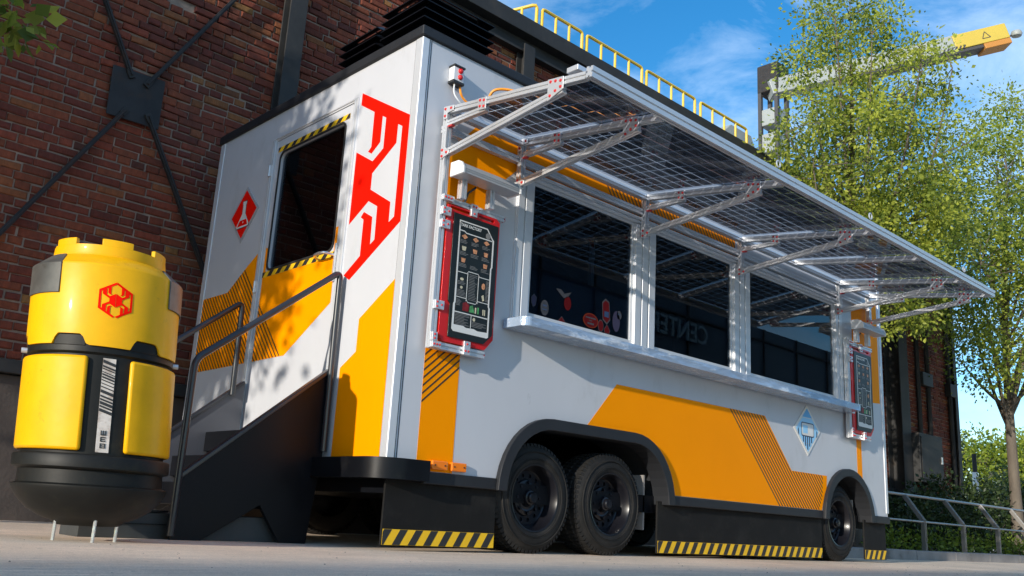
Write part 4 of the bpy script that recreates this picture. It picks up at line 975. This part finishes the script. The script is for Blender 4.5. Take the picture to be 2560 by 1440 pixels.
    for zc in (1.925, 1.845, 1.36): clamp(0.182, 0.246, zc-0.026, zc+0.026, [(0.195, zc+0.013), (0.195, zc-0.013), (0.228, zc)])
    clamp(0.415, 0.463, 1.105, 1.185, [(0.438, 1.168), (0.427, 1.127), (0.45, 1.127)]); clamp(0.40, 0.448, 1.945, 2.022, [(0.424, 1.962), (0.413, 2.005), (0.436, 2.005)])
    clamp(0.182, 0.245, 1.112, 1.148, [(0.195, 1.13), (0.215, 1.13), (0.235, 1.13)]); clamp(0.178, 0.215, 1.149, 1.20, [(0.195, 1.163), (0.195, 1.185)])
    clamp(0.182, 0.26, 1.99, 2.024, [(0.195, 2.007), (0.217, 2.007), (0.24, 2.007)])
    # picture lamp above
    lf = lambda a, b, d: (ox+d, a, b)
    prof = [(-0.215, 2.135), (-0.215, 2.165), (-0.195, 2.20), (-0.165, 2.215), (-0.095, 2.215), (-0.095, 2.135)]
    lm = MB().plate([prof], lf, 0.222, 0.665).build('lamp_housing', MT['lampgrey'], e, bevel=0.003)
    pe = [(a*1.02-0.0, b+(0.004 if b > 2.15 else -0.004)) for a, b in prof]
    for x0, x1 in ((0.205, 0.2215), (0.6655, 0.682)): MB().plate([pe], lf, x0, x1).build('lamp_end_cap', MT['white'], lm, bevel=0.003)
    m = MB()
    for zz in (2.15, 2.162): m.box(ox+0.223, ox+0.664, -0.218, -0.2155, zz, zz+0.005)
    m.build('lamp_rib', MT['lampgrey'], lm)
    for x_ in (0.305, 0.53): MB().extr((ox+x_, -0.10, 2.02), (ox+x_, -0.10, 2.136), 0.04, up=(0, 1, 0)).build('lamp_bracket', MT['alu'], e)
    c_ = MB().tube([(ox+0.37, -0.04, 1.98), (ox+0.375, -0.05, 2.04), (ox+0.385, -0.06, 2.09), (ox+0.42, -0.09, 2.13)], 0.007, 6); c_.build('lamp_cable', MT['tape_k'], e, smooth=True)
    return e
menu_board(0.0, 'near red framed black menu board with lamp above, beside the first serving window')
menu_board(4.97, 'far red framed black menu board with lamp above, by the trailer\'s far corner')

# ------------------------------------------------------------------ stairs
stp = thing('entry_stairs', (-0.45, 1.1, 0), 'black steel entry stairs with bent handrails leading up to the trailer door', 'stairs')
prof = [(-0.865, 0), (-0.70, 0), (-0.385, 0.195), (-0.245, 0), (-0.075, 0), (-0.022, 0.50), (-0.022, 0.995), (-0.865, 0.305)]
for y in (0.60, 1.66):
    MB().plate([prof], lambda a, b, d: (a, y-d, b), -0.03, 0).build('side_panel', MT['black' if y < 1 else 'sky_sheen'], stp, bevel=0.004)
    MB().bar((-0.868, y+0.012, 0.312), (-0.03, y+0.012, 0.998), 0.05, 0.022, up=(0, 0, 1)).build('panel_cap', MT['rail'], stp, bevel=0.004)
    def bend(pts, r=0.05):
        out = [Vector(pts[0])]
        for a, b, c in zip(pts, pts[1:], pts[2:]):
            a, b, c = Vector(a), Vector(b), Vector(c); u = (a-b).normalized(); v = (c-b).normalized()
            for i in range(6):
                t = i/5; out.append((b+u*r)*(1-t)**2+b*2*t*(1-t)+(b+v*r)*t*t)
        out.append(Vector(pts[-1])); return out
    yy = y-0.02 if y < 1 else y-0.02
    x_end = -0.045 if y < 1 else -0.13
    pts = [(-0.875, yy, 0.02), (-0.875, yy, 0.93), (x_end, yy, 1.60 if y < 1 else 1.535), (x_end+0.012, yy, 0.52 if y < 1 else 0.9)]
    MB().tube(bend(pts), 0.019, 10).build('handrail', MT['rail'], stp, smooth=True)
for i in range(4):
    zt = 0.13+0.17*i; x0 = -1.30 if i == 0 else -0.86+0.20*i
    MB().box(x0, -0.10, 0.665, 0.92 if i == 0 else 1.655, zt-0.17+0.045 if i else 0.0, zt).build('step', MT['tread' if i == 0 else 'black'], stp, bevel=0.004)
MB().box(-1.31, -0.87, 0.655, 0.93, 0.132, 0.142).build('step_plate', MT['black'], stp)
MB().box(-1.295, -0.87, 0.656, 0.664, 0.07, 0.074).build('step_seam', MT['black'], stp)

# ------------------------------------------------------------------ yellow barrel
BC = Vector((-1.40, 0.265, 0))
br = thing('yellow_barrel', tuple(BC), 'worn yellow and black barrel bin with red spider emblem standing on thin legs', 'barrel')
BANG = math.atan2(CPOS.y-BC.y, CPOS.x-BC.x)        # heading that faces the forecourt
vdir = Vector((math.cos(BANG), math.sin(BANG), 0)); sdir = Vector((-vdir.y, vdir.x, 0))   # sdir = right as seen from the forecourt
LEAN = 0.070
def blean(p): return Vector((p.x, p.y, p.z))-sdir*(LEAN*max(p.z-0.05, 0))+BC
def bang(deg): return BANG+math.radians(deg)        # positive = to the right
def bb(m, name, m_, smooth=35, bevel=0, parent=None):
    m.xf(blean); return m.build(name, MT[m_], parent or br, smooth=smooth, bevel=bevel)
body = MB().lathe([(0.0, 0.066), (0.13, 0.066), (0.152, 0.084), (0.20, 0.100), (0.255, 0.132), (0.30, 0.18), (0.322, 0.222), (0.322, 0.232), (0.312, 0.236), (0.302, 0.24), (0.300, 0.295), (0.322, 0.302), (0.327, 0.308), (0.327, 0.352), (0.322, 0.36), (0.298, 0.364), (0.298, 0.785), (0.303, 0.79), (0.310, 0.795), (0.310, 0.822), (0.308, 0.83), (0.296, 0.835), (0.296, 0.9)], 72)
bodyo = bb(body, 'drum_body', 'barrel_k')
def patch(r0, r1, a0, a1, z0, z1, name, m_, bev=0.006, ns=None, parent=None, cut=0.0):
    m = MB(); n_ = ns or max(4, int(abs(a1-a0)/3)); prof = [(r0, z0), (r1, z0+0.0), (r1, z1), (r0, z1)]
    for i in range(n_+1):
        t = bang(a0+(a1-a0)*i/n_)
        for r, z in prof: m.v.append((r*math.cos(t), r*math.sin(t), z))
    for i in range(n_):
        for j in range(4): m.f.append((i*4+j, (i+1)*4+j, (i+1)*4+(j+1) % 4, i*4+(j+1) % 4)); m.m.append(0)
    m.f += [(0, 1, 2, 3), (n_*4+3, n_*4+2, n_*4+1, n_*4)]; m.m += [0, 0]
    return bb(m, name, m_, smooth=35, bevel=bev, parent=parent)
for c in (-54, 66, 186): patch(0.296, 0.323, c-44, c+44, 0.376, 0.776, 'side_panel', 'barrel_y', 0.012)
# upper yellow hood with trapezoid notches
hood = MB()
NT = [-26+60*i for i in range(6)]
na = 144
for i in range(na):
    t0 = 360*i/na
    zb = []
    for t in (t0, t0+360/na):
        d_ = min(abs((t-c+180) % 360-180) for c in NT)
        zb.append(0.868 if d_ < 10 else (0.868-0.046*min(1, (d_-10)/4.0)))
    A = bang(t0); B = bang(t0+360/na)
    prof = [None, (0.322, 1.175), (0.318, 1.185), (0.250, 1.238), (0.243, 1.240)]
    q = [(0.320*math.cos(A), 0.320*math.sin(A), zb[0]), (0.320*math.cos(B), 0.320*math.sin(B), zb[1])]
    qi = [(0.300*math.cos(A), 0.300*math.sin(A), zb[0]), (0.300*math.cos(B), 0.300*math.sin(B), zb[1])]
    vs = [qi[0], qi[1], q[0], q[1]]
    for r, z in prof[1:]: vs += [(r*math.cos(A), r*math.sin(A), z), (r*math.cos(B), r*math.sin(B), z)]
    hood.add(vs, [(k*2, k*2+1, k*2+3, k*2+2) for k in range(len(vs)//2-1)])
me_h = bb(hood, 'upper_hood', 'barrel_y', smooth=30)
bm = bmesh.new(); bm.from_mesh(me_h.data); bmesh.ops.remove_doubles(bm, verts=bm.verts, dist=1e-4); bmesh.ops.recalc_face_normals(bm, faces=bm.faces); bm.to_mesh(me_h.data); bm.free()
me_h.data.set_sharp_from_angle(angle=math.radians(30))
cap = MB().lathe([(0.243, 1.235), (0.246, 1.25), (0.242, 1.288), (0.222, 1.290), (0.218, 1.262), (0.0, 1.262)], 72); bb(cap, 'lid_ring', 'barrel_y')
for c in [6+60*i for i in range(6)]: patch(0.221, 0.2425, c-16, c+16, 1.283, 1.318, 'lid_tooth', 'barrel_y', 0.003)
for c in NT: 
    m = MB(); 
    patch(0.300, 0.312, c-13, c+13, 0.818, 0.866, 'notch_block', 'barrel_k', 0.003)
for c in (-58, 74, 190):
    m = MB(); n_ = 10; a0, a1 = c-21, c+21
    prof = [(0.3225, 1.045), (0.3285, 1.045), (0.3285, 1.180), (0.262, 1.238), (0.254, 1.236), (0.3215, 1.178)]
    for i in range(n_+1):
        t = i/n_
        for k, (r, z) in enumerate(prof):
            sh = 0.62 if k in (3, 4) else 1.0
            aa = c+(a0-c+(a1-a0)*t)*sh; T = bang(aa); m.v.append((r*math.cos(T), r*math.sin(T), z))
    for i in range(n_):
        for j in range(6): m.f.append((i*6+j, (i+1)*6+j, (i+1)*6+(j+1) % 6, i*6+(j+1) % 6)); m.m.append(0)
    m.f += [tuple(range(6)), tuple(n_*6+j for j in reversed(range(6)))]; m.m += [0, 0]
    bb(m, 'shoulder_pad', 'barrel_pad', smooth=30, bevel=0.002)
def wrap(polys, r, c0, z0, name, m_, d=0.001, parent=None):   # flat print (u to the right, v up) bent round the drum
    m = MB()
    for p in polys:
        lp_ = p if isinstance(p[0], list) else [p]
        m.plate(lp_, lambda a, b, dd: ((r+dd)*math.cos(bang(c0)+a/r), (r+dd)*math.sin(bang(c0)+a/r), z0+b), 0.0003, d)
    return bb(m, name, m_, smooth=False, parent=parent)
hexa = lambda R: [(R*math.cos(math.radians(90+60*i)), R*math.sin(math.radians(90+60*i))) for i in range(6)]
E_ = []
R0 = 0.079
# quarter of the spider built from the half emblem proportions: body, legs, ring
ring = [hexa(R0), list(reversed(hexa(R0*0.88)))]
sub = []
def densify(p, n=4):
    out = []
    for i in range(len(p)):
        a, b = p[i], p[(i+1) % len(p)]
        for k in range(n): out.append((a[0]+(b[0]-a[0])*k/n, a[1]+(b[1]-a[1])*k/n))
    return out
sc = R0/0.632
spid = []
cy0 = 0.620; cz0 = 2.185
half = [(-(a-cy0)*sc, (b-cz0)*sc) for a, b in emb]; halfh = [(-(a-cy0)*sc, (b-cz0)*sc) for a, b in emh]
wrap([[half, halfh]], 0.3225, 6, 1.03, 'spider_emblem', 'redv')
wrap([[[(-a, b) for a, b in half], [(-a, b) for a, b in halfh]]], 0.3225, 6, 1.03, 'spider_emblem', 'redv')
# barcode label
lab = wrap([densify([(-0.026, 0.0), (0.026, 0.0), (0.026, 0.40), (-0.026, 0.40)], 1)], 0.2995, 6, 0.374, 'barcode_label', 'barrel_label', 0.003)
bars = []; z = 0.165; r = random.Random(12)
while z < 0.385:
    h_ = r.choice([0.004, 0.005, 0.008, 0.013]); bars.append([(-0.0255, z+0.008), (0.0255, z-0.008), (0.0255, z-0.008+h_), (-0.0255, z+0.008+h_)]); z += h_+r.choice([0.004, 0.006, 0.010])
lt = []
def stroke(x0, z0, x1, z1): lt.append([(x0, z0), (x1, z0), (x1, z1), (x0, z1)])
t_ = 0.004; zz = 0.072; wv = 0.011
for (x0, z0, x1, z1) in ((-wv, zz, wv, zz+t_), (-wv, zz, -wv+t_, zz+0.02), (wv-t_, zz, wv, zz+0.02), (-t_/2, zz, t_/2, zz+0.02)): stroke(x0, z0, x1, z1)
zz = 0.045
for (x0, z0, x1, z1) in ((-wv, zz, -wv+t_, zz+0.02), (-wv, zz, wv, zz+t_), (-wv, zz+0.008, wv*.7, zz+0.012), (-wv, zz+0.016, wv, zz+0.02)): stroke(x0, z0, x1, z1)
zz = 0.018
for (x0, z0, x1, z1) in ((-wv, zz, -wv+t_, zz+0.02), (wv-t_, zz, wv, zz+0.02), (-wv, zz, wv, zz+t_), (-wv, zz+0.008, wv, zz+0.012), (-wv, zz+0.016, wv, zz+0.02)): stroke(x0, z0, x1, z1)
tag(wrap(bars+lt, 0.303, 6, 0.374, 'barcode_print', 'tape_k', 0.0012, parent=lab), kind='stuff')
for a_, rr in ((-62, 0.145), (10, 0.17), (75, 0.125)):
    T = bang(a_); MB().tube([(BC.x+rr*math.cos(T), BC.y+rr*math.sin(T), 0.0), (BC.x+rr*math.cos(T), BC.y+rr*math.sin(T), 0.13)], 0.0075, 8).build('leg', MT['steel'], br, smooth=True)
for a_ in (-92, 92):
    T = bang(a_); m = MB().tube([(0.30*math.cos(T), 0.30*math.sin(T), 0.812), (0.335*math.cos(T), 0.335*math.sin(T), 0.812)], 0.012, 10); bb(m, 'side_stud', 'alu')

# ------------------------------------------------------------------ stainless railing by the planting bed
pr = thing('steel_railing', (9.6, 1.2, 0.1), 'low stainless steel railing with bent posts along the planting bed kerb', 'railing')
RY = 1.18; dz = 0.10
for i in range(7):
    x = 8.31+1.33*i
    m = MB()
    for o_ in (-0.02, 0.02): m.bar((x+o_, RY, dz), (x+o_, RY, 0.50), 0.012, 0.055, up=(0, 1, 0)); m.bar((x+o_, RY, 0.49), (x+o_, RY+0.24, 0.82), 0.012, 0.055, up=(0, 1, 0.7))
    m.build('post', MT['railsteel'], pr, bevel=0.002)
for (y, z, r) in ((RY+0.24, 0.83, 0.02), (RY-0.01, 0.48, 0.013)):
    MB().tube([(7.6, y, z), (17.5, y, z)], r, 8).build('rail', MT['railsteel'], pr, smooth=True)

# ------------------------------------------------------------------ vegetation
def leaves(name, m_, P, size, seed, parent=None, droop=0.3, lcbase=None):
    r = np.random.default_rng(seed); n = len(P); P = np.asarray(P, float)
    d = r.normal(size=(n, 3)); d[:, 2] -= droop; d /= np.linalg.norm(d, axis=1)[:, None]
    s_ = r.normal(size=(n, 3)); s_ = np.cross(d, s_); s_ /= np.linalg.norm(s_, axis=1)[:, None]
    nn = np.cross(d, s_); L_ = size*r.uniform(0.5, 1.5, n)[:, None]; W_ = L_*r.uniform(0.24, 0.42, n)[:, None]
    a = P; b = P+d*L_*0.5+s_*W_+nn*L_*0.1; c = P+d*L_; e = P+d*L_*0.5-s_*W_+nn*L_*0.1
    V = np.stack([a, b, c, e], 1).reshape(-1, 3)
    me = bpy.data.meshes.new(name); me.vertices.add(4*n); me.vertices.foreach_set('co', V.astype(np.float32).ravel())
    F_ = np.stack([np.arange(n)*4, np.arange(n)*4+1, np.arange(n)*4+2, np.arange(n)*4, np.arange(n)*4+2, np.arange(n)*4+3], 1).reshape(-1)
    me.loops.add(6*n); me.loops.foreach_set('vertex_index', F_.astype(np.int32))
    me.polygons.add(2*n); me.polygons.foreach_set('loop_start', (np.arange(2*n)*3).astype(np.int32))
    me.update(calc_edges=True)
    lc = np.clip((lcbase if lcbase is not None else 0.5)+r.normal(0, 0.22, n), 0, 1)
    C4 = np.repeat(np.stack([lc, lc, lc, np.ones(n)], 1), 4, axis=0)
    at_ = me.color_attributes.new('lc', 'FLOAT_COLOR', 'POINT'); at_.data.foreach_set('color', C4.astype(np.float32).ravel())
    me.materials.append(MT[m_])
    o = bpy.data.objects.new(name, me); COL.objects.link(o)
    if parent: o.parent = parent
    return o
def bez(a, b, c, n=6): return [a*(1-t)**2+b*2*t*(1-t)+c*t*t for t in [i/n for i in range(n+1)]]
def tree(base, fork, lobes, n_limb, n_clu, per, leaf, seed, trunk_r, label, cat='tree', m_='leaf', spread=0.16, name='leafy_tree', group=None, extra=None, lean=(0, 0), shell=0.5):
    r = random.Random(seed); npr = np.random.default_rng(seed)
    base = Vector(base); e = thing(name, tuple(base), label, cat, group)
    top = max(c[2]+rr[2] for c, rr in lobes)
    tr_ = MB(); cx = sum(c[0] for c, _ in lobes)/len(lobes); cy = sum(c[1] for c, _ in lobes)/len(lobes)
    tp = [Vector((base.x, base.y, base.z-0.1)), Vector((base.x+lean[0]*.4, base.y+lean[1]*.4, base.z+fork*0.5)), Vector((base.x+lean[0], base.y+lean[1], base.z+fork))]
    lead = Vector((base.x*.4+cx*.6, base.y*.4+cy*.6, base.z+fork+(top-fork-base.z)*0.80))
    tp += [tp[-1].lerp(lead, t)+Vector((r.uniform(-.05, .05), r.uniform(-.05, .05), 0)) for t in (0.33, 0.66, 1.0)]
    tr_.tube(tp, [trunk_r*1.25, trunk_r*0.95, trunk_r*0.85, trunk_r*0.5, trunk_r*0.3, trunk_r*0.1], 10)
    vols = [rr[0]*rr[1]*rr[2] for _, rr in lobes]; tv = sum(vols)
    def sample():
        q = r.uniform(0, tv); k = 0
        while q > vols[k] and k < len(vols)-1: q -= vols[k]; k += 1
        c, rr = lobes[k]
        while True:
            v = Vector((r.uniform(-1, 1), r.uniform(-1, 1), r.uniform(-1, 1)))
            if v.length < 1 and (v.length > shell or r.random() < 0.45): break
        return Vector((c[0]+v.x*rr[0], c[1]+v.y*rr[1], c[2]+v.z*rr[2]))
    lp_ = []
    for i in range(n_limb):
        t = i/n_limb; st = tp[2].lerp(lead, t*0.75)-Vector((0, 0, 0.25*r.random()*(1-t)))
        en = sample(); 
        if en.z < st.z+0.2: en.z = st.z+r.uniform(0.2, 0.8)
        mid = Vector(((st.x*.35+en.x*.65), (st.y*.35+en.y*.65), st.z*.6+en.z*.4))
        pth = bez(st, mid, en, 8); r0 = trunk_r*0.42*(1-0.6*t)
        tr_.tube(pth, [max(0.008, r0*(1-k/9)) for k in range(9)], 6, caps=False); lp_ += pth[2:]
    P = []; LC = []
    tw = MB()
    for i in range(n_clu):
        c = sample(); 
        q = min(lp_, key=lambda p: (p-c).length+0.6*max(0, p.z-c.z))
        if i % 3 != 2: tw.tube([q, q.lerp(c, 0.5)+Vector((0, 0, 0.05)), c], [0.009, 0.006, 0.003], 4, caps=False)
        k = int(per*r.uniform(0.5, 1.4)); sp = spread*r.uniform(0.7, 1.3)
        pts = npr.normal(size=(k, 3))*np.array([sp, sp, sp*0.75])+np.array(c)
        P.append(pts); LC.append(np.full(k, 0.48+r.gauss(0, 0.24)))
    if extra is not None:
        for c, k, sp in extra:
            P.append(npr.normal(size=(k, 3))*sp+np.array(c)); LC.append(np.full(k, 0.4))
    tr_.f += [tuple(i+len(tr_.v) for i in f) for f in tw.f]; tr_.m += tw.m; tr_.v += tw.v
    tr_.build('trunk', MT['bark'], e, smooth=60)
    P = np.concatenate(P)-np.array(base); leaves('crown', m_, P, leaf, seed, e, lcbase=np.concatenate(LC))
    return e
TA = [((9.25, 1.75, 3.9), (1.35, 1.2, 1.3)), ((9.2, 1.7, 5.2), (1.55, 1.35, 1.5)), ((9.1, 1.7, 6.7), (1.15, 1.1, 1.4)), ((9.1, 1.7, 8.0), (0.75, 0.75, 1.2)), ((9.9, 1.1, 4.4), (1.1, 0.9, 1.2)), ((7.95, 2.0, 4.9), (0.6, 0.6, 0.95)), ((9.95, 1.15, 6.7), (0.8, 0.8, 0.9))]
tree((9.35, 1.95, 0.1), 2.3, TA, 40, 480, 115, 0.053, 11, 0.11, 'tall full green tree rising behind the far end of the awning', m_='leaf', spread=0.13, shell=0.3)
TB = [((14.2, 1.3, 4.6), (1.9, 1.5, 1.7)), ((14.0, 1.3, 6.0), (1.9, 1.5, 1.5)), ((13.9, 1.2, 7.2), (1.2, 1.1, 1.1)), ((12.7, 1.2, 4.6), (1.1, 1.0, 1.6)), ((15.3, 0.6, 5.0), (1.6, 1.2, 2.2)), ((13.2, 1.2, 3.4), (0.8, 0.8, 0.7))]
tree((14.95, 1.75, 0.1), 2.25, TB, 40, 460, 100, 0.058, 21, 0.10, 'open branched tree with visible trunk behind the steel railing', m_='leaf_b', spread=0.17)
# trees beyond
tree((34.5, 9.4, 0), 1.2, [((34.5, 9.4, 2.6), (2.2, 2, 1.9)), ((35.6, 8.3, 2.8), (1.8, 1.6, 1.7))], 8, 260, 60, 0.13, 31, 0.15, 'bright yellow green rounded tree far behind the railing', m_='leaf_far', spread=0.3, name='far_tree')
tree((42, 8.6, 0), 1.4, [((42, 8.6, 3.2), (2.5, 2.4, 2.2))], 8, 200, 60, 0.15, 33, 0.16, 'second yellow green tree far off at the right edge', m_='leaf_far', spread=0.35, name='far_tree')
tree((27.5, 6.1, 0), 0.3, [((27.5, 6.1, 1.0), (0.9, 0.9, 1.0)), ((27.5, 6.1, 2.0), (0.5, 0.5, 0.8))], 6, 150, 70, 0.07, 35, 0.07, 'small dull green conical tree beside the white pole', m_='leaf_con', spread=0.16, name='conical_tree')
tree((27.0, 8.0, 0), 0.5, [((27.0, 8.0, 2.2), (0.8, 0.8, 2.2))], 6, 150, 60, 0.09, 36, 0.08, 'dark narrow tree beside the end of the brick building', m_='leaf_dark', spread=0.2, name='dark_tree')
def shrub(c, rr, n_clu, per, leaf, seed, label, m_='leaf_dark', group='shrubs in the planting bed', name='shrub'):
    r = random.Random(seed); npr = np.random.default_rng(seed); e = thing(name, (c[0], c[1], 0.1), label, 'shrub', group)
    P = []; st = MB()
    for i in range(n_clu):
        v = Vector((r.uniform(-1, 1), r.uniform(-1, 1), r.uniform(0.05, 1)))
        if v.length > 1: v.normalize(); v *= r.uniform(.7, 1.05)
        q = Vector((c[0]+v.x*rr[0], c[1]+v.y*rr[1], 0.1+v.z*rr[2]))
        if i % 3 == 0: st.tube([(c[0]+v.x*rr[0]*.2, c[1]+v.y*rr[1]*.2, 0.08), tuple(q)], [0.008, 0.003], 4, caps=False)
        k = int(per*r.uniform(.6, 1.4)); P.append(npr.normal(size=(k, 3))*0.10+np.array(q))
    st.build('stem', MT['bark'], e); P = np.concatenate(P)-np.array((c[0], c[1], 0.1)); leaves('foliage', m_, P, leaf, seed, e, droop=0.0)
shrub((10.6, 1.95, 0), (0.8, 0.45, 0.75), 60, 45, 0.06, 51, 'dark shrub nearest the trailer behind the railing')
shrub((12.3, 2.05, 0), (0.95, 0.5, 1.15), 90, 45, 0.06, 52, 'tall dark shrub in front of the wall cabinet')
shrub((14.2, 2.2, 0), (1.0, 0.5, 1.3), 90, 45, 0.06, 53, 'dark shrub below the lit brick at the building end')
shrub((16.5, 2.3, 0), (1.2, 0.6, 1.5), 100, 45, 0.07, 54, 'large dark shrub beyond the building corner')
shrub((19.5, 2.6, 0), (1.6, 0.8, 1.3), 100, 45, 0.08, 55, 'green shrub behind the tree trunk', 'leaf_con')
for q, x in enumerate((9.2, 10.4, 11.5, 12.8, 14.0)):
    shrub((x, 1.42+0.03*(q % 2), 0), (0.45, 0.14, 0.13+0.04*(q % 3)), 22, 30, 0.045, 60+q, ['low bright plant at the left end of the railing kerb', 'second low bright plant along the railing kerb', 'third low bright plant along the railing kerb', 'fourth low bright plant along the railing kerb', 'last low bright plant along the railing kerb'][q], 'leaf_low', 'low plants along the kerb', 'low_plant')
# white pole far behind
wp = thing('white_pole', (24.0, 5.68, 0), 'thin white pole with a dark top far behind the railing', 'pole')
MB().tube([(24.0, 5.68, -0.02), (24.0, 5.68, 2.2)], 0.075, 10).build('shaft', MT['white'], wp, smooth=True)
MB().tube([(24.0, 5.68, 2.2), (24.0, 5.68, 2.7)], 0.06, 10).build('lamp_head', MT['plate'], wp, smooth=True)

# crane behind the roof
cr_ = thing('crane', (29.6, 15.6, 0), 'white and yellow crane boom on a dark tower behind the trees', 'crane')
A = Vector((29.95, 14.78, 18.95)); B = Vector((36.75, 7.80, 21.9)); dv = (B-A).normalized(); sd = dv.cross(Vector((0, 0, 1))).normalized(); un = sd.cross(dv).normalized()
def boom(t0, t1, w0, h, m_, name, up=0.0):
    p0 = A.lerp(B, t0); p1 = A.lerp(B, t1)
    return MB().sweep([(-w0/2, -h/2+up), (w0/2, -h/2+up), (w0/2, h/2+up), (-w0/2, h/2+up)], p0, p1, (0, 0, 1)).build(name, MT[m_], cr_, bevel=0.03)
boom(-0.05, 0.76, 0.8, 0.70, 'crane_w', 'boom', 0.18); boom(0.761, 0.999, 0.8, 0.70, 'crane_y', 'boom_tip', 0.18)
boom(0.30, 0.88, 0.7, 0.16, 'crane_k', 'boom_rail', -0.255); boom(0.881, 0.999, 0.78, 0.26, 'crane_o', 'tip_block', -0.305)
m = MB()
for k in range(6):
    p = A.lerp(B, 0.70+0.018*k)+un*(-0.18); q = p+un*0.14+dv*0.12
    for s_ in (-0.402, 0.402): m.bar(p+sd*s_, q+sd*s_, 0.07, 0.02, up=sd)
m.build('warning_stripe', MT['crane_k'], cr_)
m = MB()
for s_ in (-0.402, 0.402):
    c = A.lerp(B, 0.90)+sd*s_; tri = [c+un*0.34, c+un*0.04-dv*0.18, c+un*0.04+dv*0.18]
    for i in range(3): m.bar(tri[i], tri[(i+1) % 3], 0.03, 0.02, up=sd)
m.build('warning_triangle', MT['crane_k'], cr_)
m = MB().lathe([(0.0, -0.16), (0.2, -0.10), (0.24, 0.0), (0.2, 0.12), (0.08, 0.18), (0.0, 0.2)], 20); tip = B+dv*0.55+un*0.05; m.xf(lambda p: p+tip); m.build('camera_dome', MT['crane_w'], cr_, smooth=True)
MB().tube([B+dv*-0.1, tip], 0.04, 6).build('dome_arm', MT['crane_k'], cr_)
tb = Vector((29.92, 15.16, 0))
tw = MB()
for dx, dy in ((-0.4, -0.4), (0.4, -0.4), (0.4, 0.4), (-0.4, 0.4)): tw.bar((tb.x+dx, tb.y+dy, 0), (tb.x+dx, tb.y+dy, 20.0), 0.16)
tw.build('tower_leg', MT['crane_k'], cr_)
m = MB()
for z0, z1 in ((18.9, 20.2),): m.box(tb.x-0.5, tb.x+0.5, tb.y-0.5, tb.y+0.5, z0, z1)
m.build('tower_head', MT['plate'], cr_, bevel=0.05)
for z0, z1 in ((17.35, 18.1), (16.1, 16.95), (14.2, 15.6), (11.5, 13.4), (8, 11)):
    MB().box(tb.x-0.42, tb.x+0.42, tb.y-0.42, tb.y+0.42, z0, z1).build('tower_panel', MT['crane_w'], cr_, bevel=0.03)
ch = thing('roof_chute', (27.6, 16.4, 0), 'pale sloping metal housing showing above the roof end beside the railing', 'housing')
MB().plate([[(24.0, 13.5), (28.2, 17.2), (29.8, 17.2), (31.5, 14.5), (31.5, 9.0), (24.0, 9.0)]], lambda a, b, d: (a, 16.2-d, b), -1.6, 0).build('casing', MT['crane_w'], ch, bevel=0.03)

# ------------------------------------------------------------------ what stands outside the frame: reflected building, shading trees
ab = thing('navy_building', (20, -16, 0), 'dark navy building across the forecourt, seen mirrored in the serving windows', 'building')
MB().box(12, 46, -24, -14, -0.1, 7.7).build('wall', MT['navywall'], ab)
MB().box(-75, -38, -26, -14, -0.1, 13.9).build('shading_block', MT['concrete'], ab)  # unseen block, added and sized to cast shade over the near ground
m = MB()
for z in (2.6, 5.2, 7.2): m.box(12, 46, -13.97, -13.9, z, z+0.07)
for i in range(14): m.box(12.5+2.4*i, 12.56+2.4*i, -13.98, -13.93, 0, 7.7)
m.build('cladding_rib', MT['plate'], ab)
v, f = text_mesh('CENTER', 0.92, 0.04, bold=0.01)
m = MB(); m.add([(21.5-p[0]*0.95, -13.86+p[2], 6.68+p[1]) for p in v], f); m.build('lettering', MT['lettering'], ab)
MB().box(30, 40, -13.9, -13.0, 0, 5.2).build('porch', MT['concrete'], ab)
SH1 = [((-7.0, 0.9, 4.15), (1.6, 1.5, 1.65)), ((-6.6, 1.9, 4.45), (1.7, 1.7, 1.4)), ((-5.4, 2.2, 4.2), (1.3, 1.2, 1.4))]
ex = [((-1.72, 2.3, 3.27), 26, 0.06), ((-1.62, 2.3, 3.27), 18, 0.05), ((-1.52, 2.3, 3.17), 7, 0.025), ((-1.74, 2.3, 3.10), 14, 0.05), ((-1.95, 2.3, 3.35), 40, 0.12), ((-2.4, 2.25, 3.6), 60, 0.2)]
tree((-7.2, 1.2, 0), 2.6, SH1, 14, 800, 60, 0.10, 41, 0.16, 'leafy tree at the left whose lowest branch hangs into the top left corner', m_='leaf_b', spread=0.2, extra=ex)
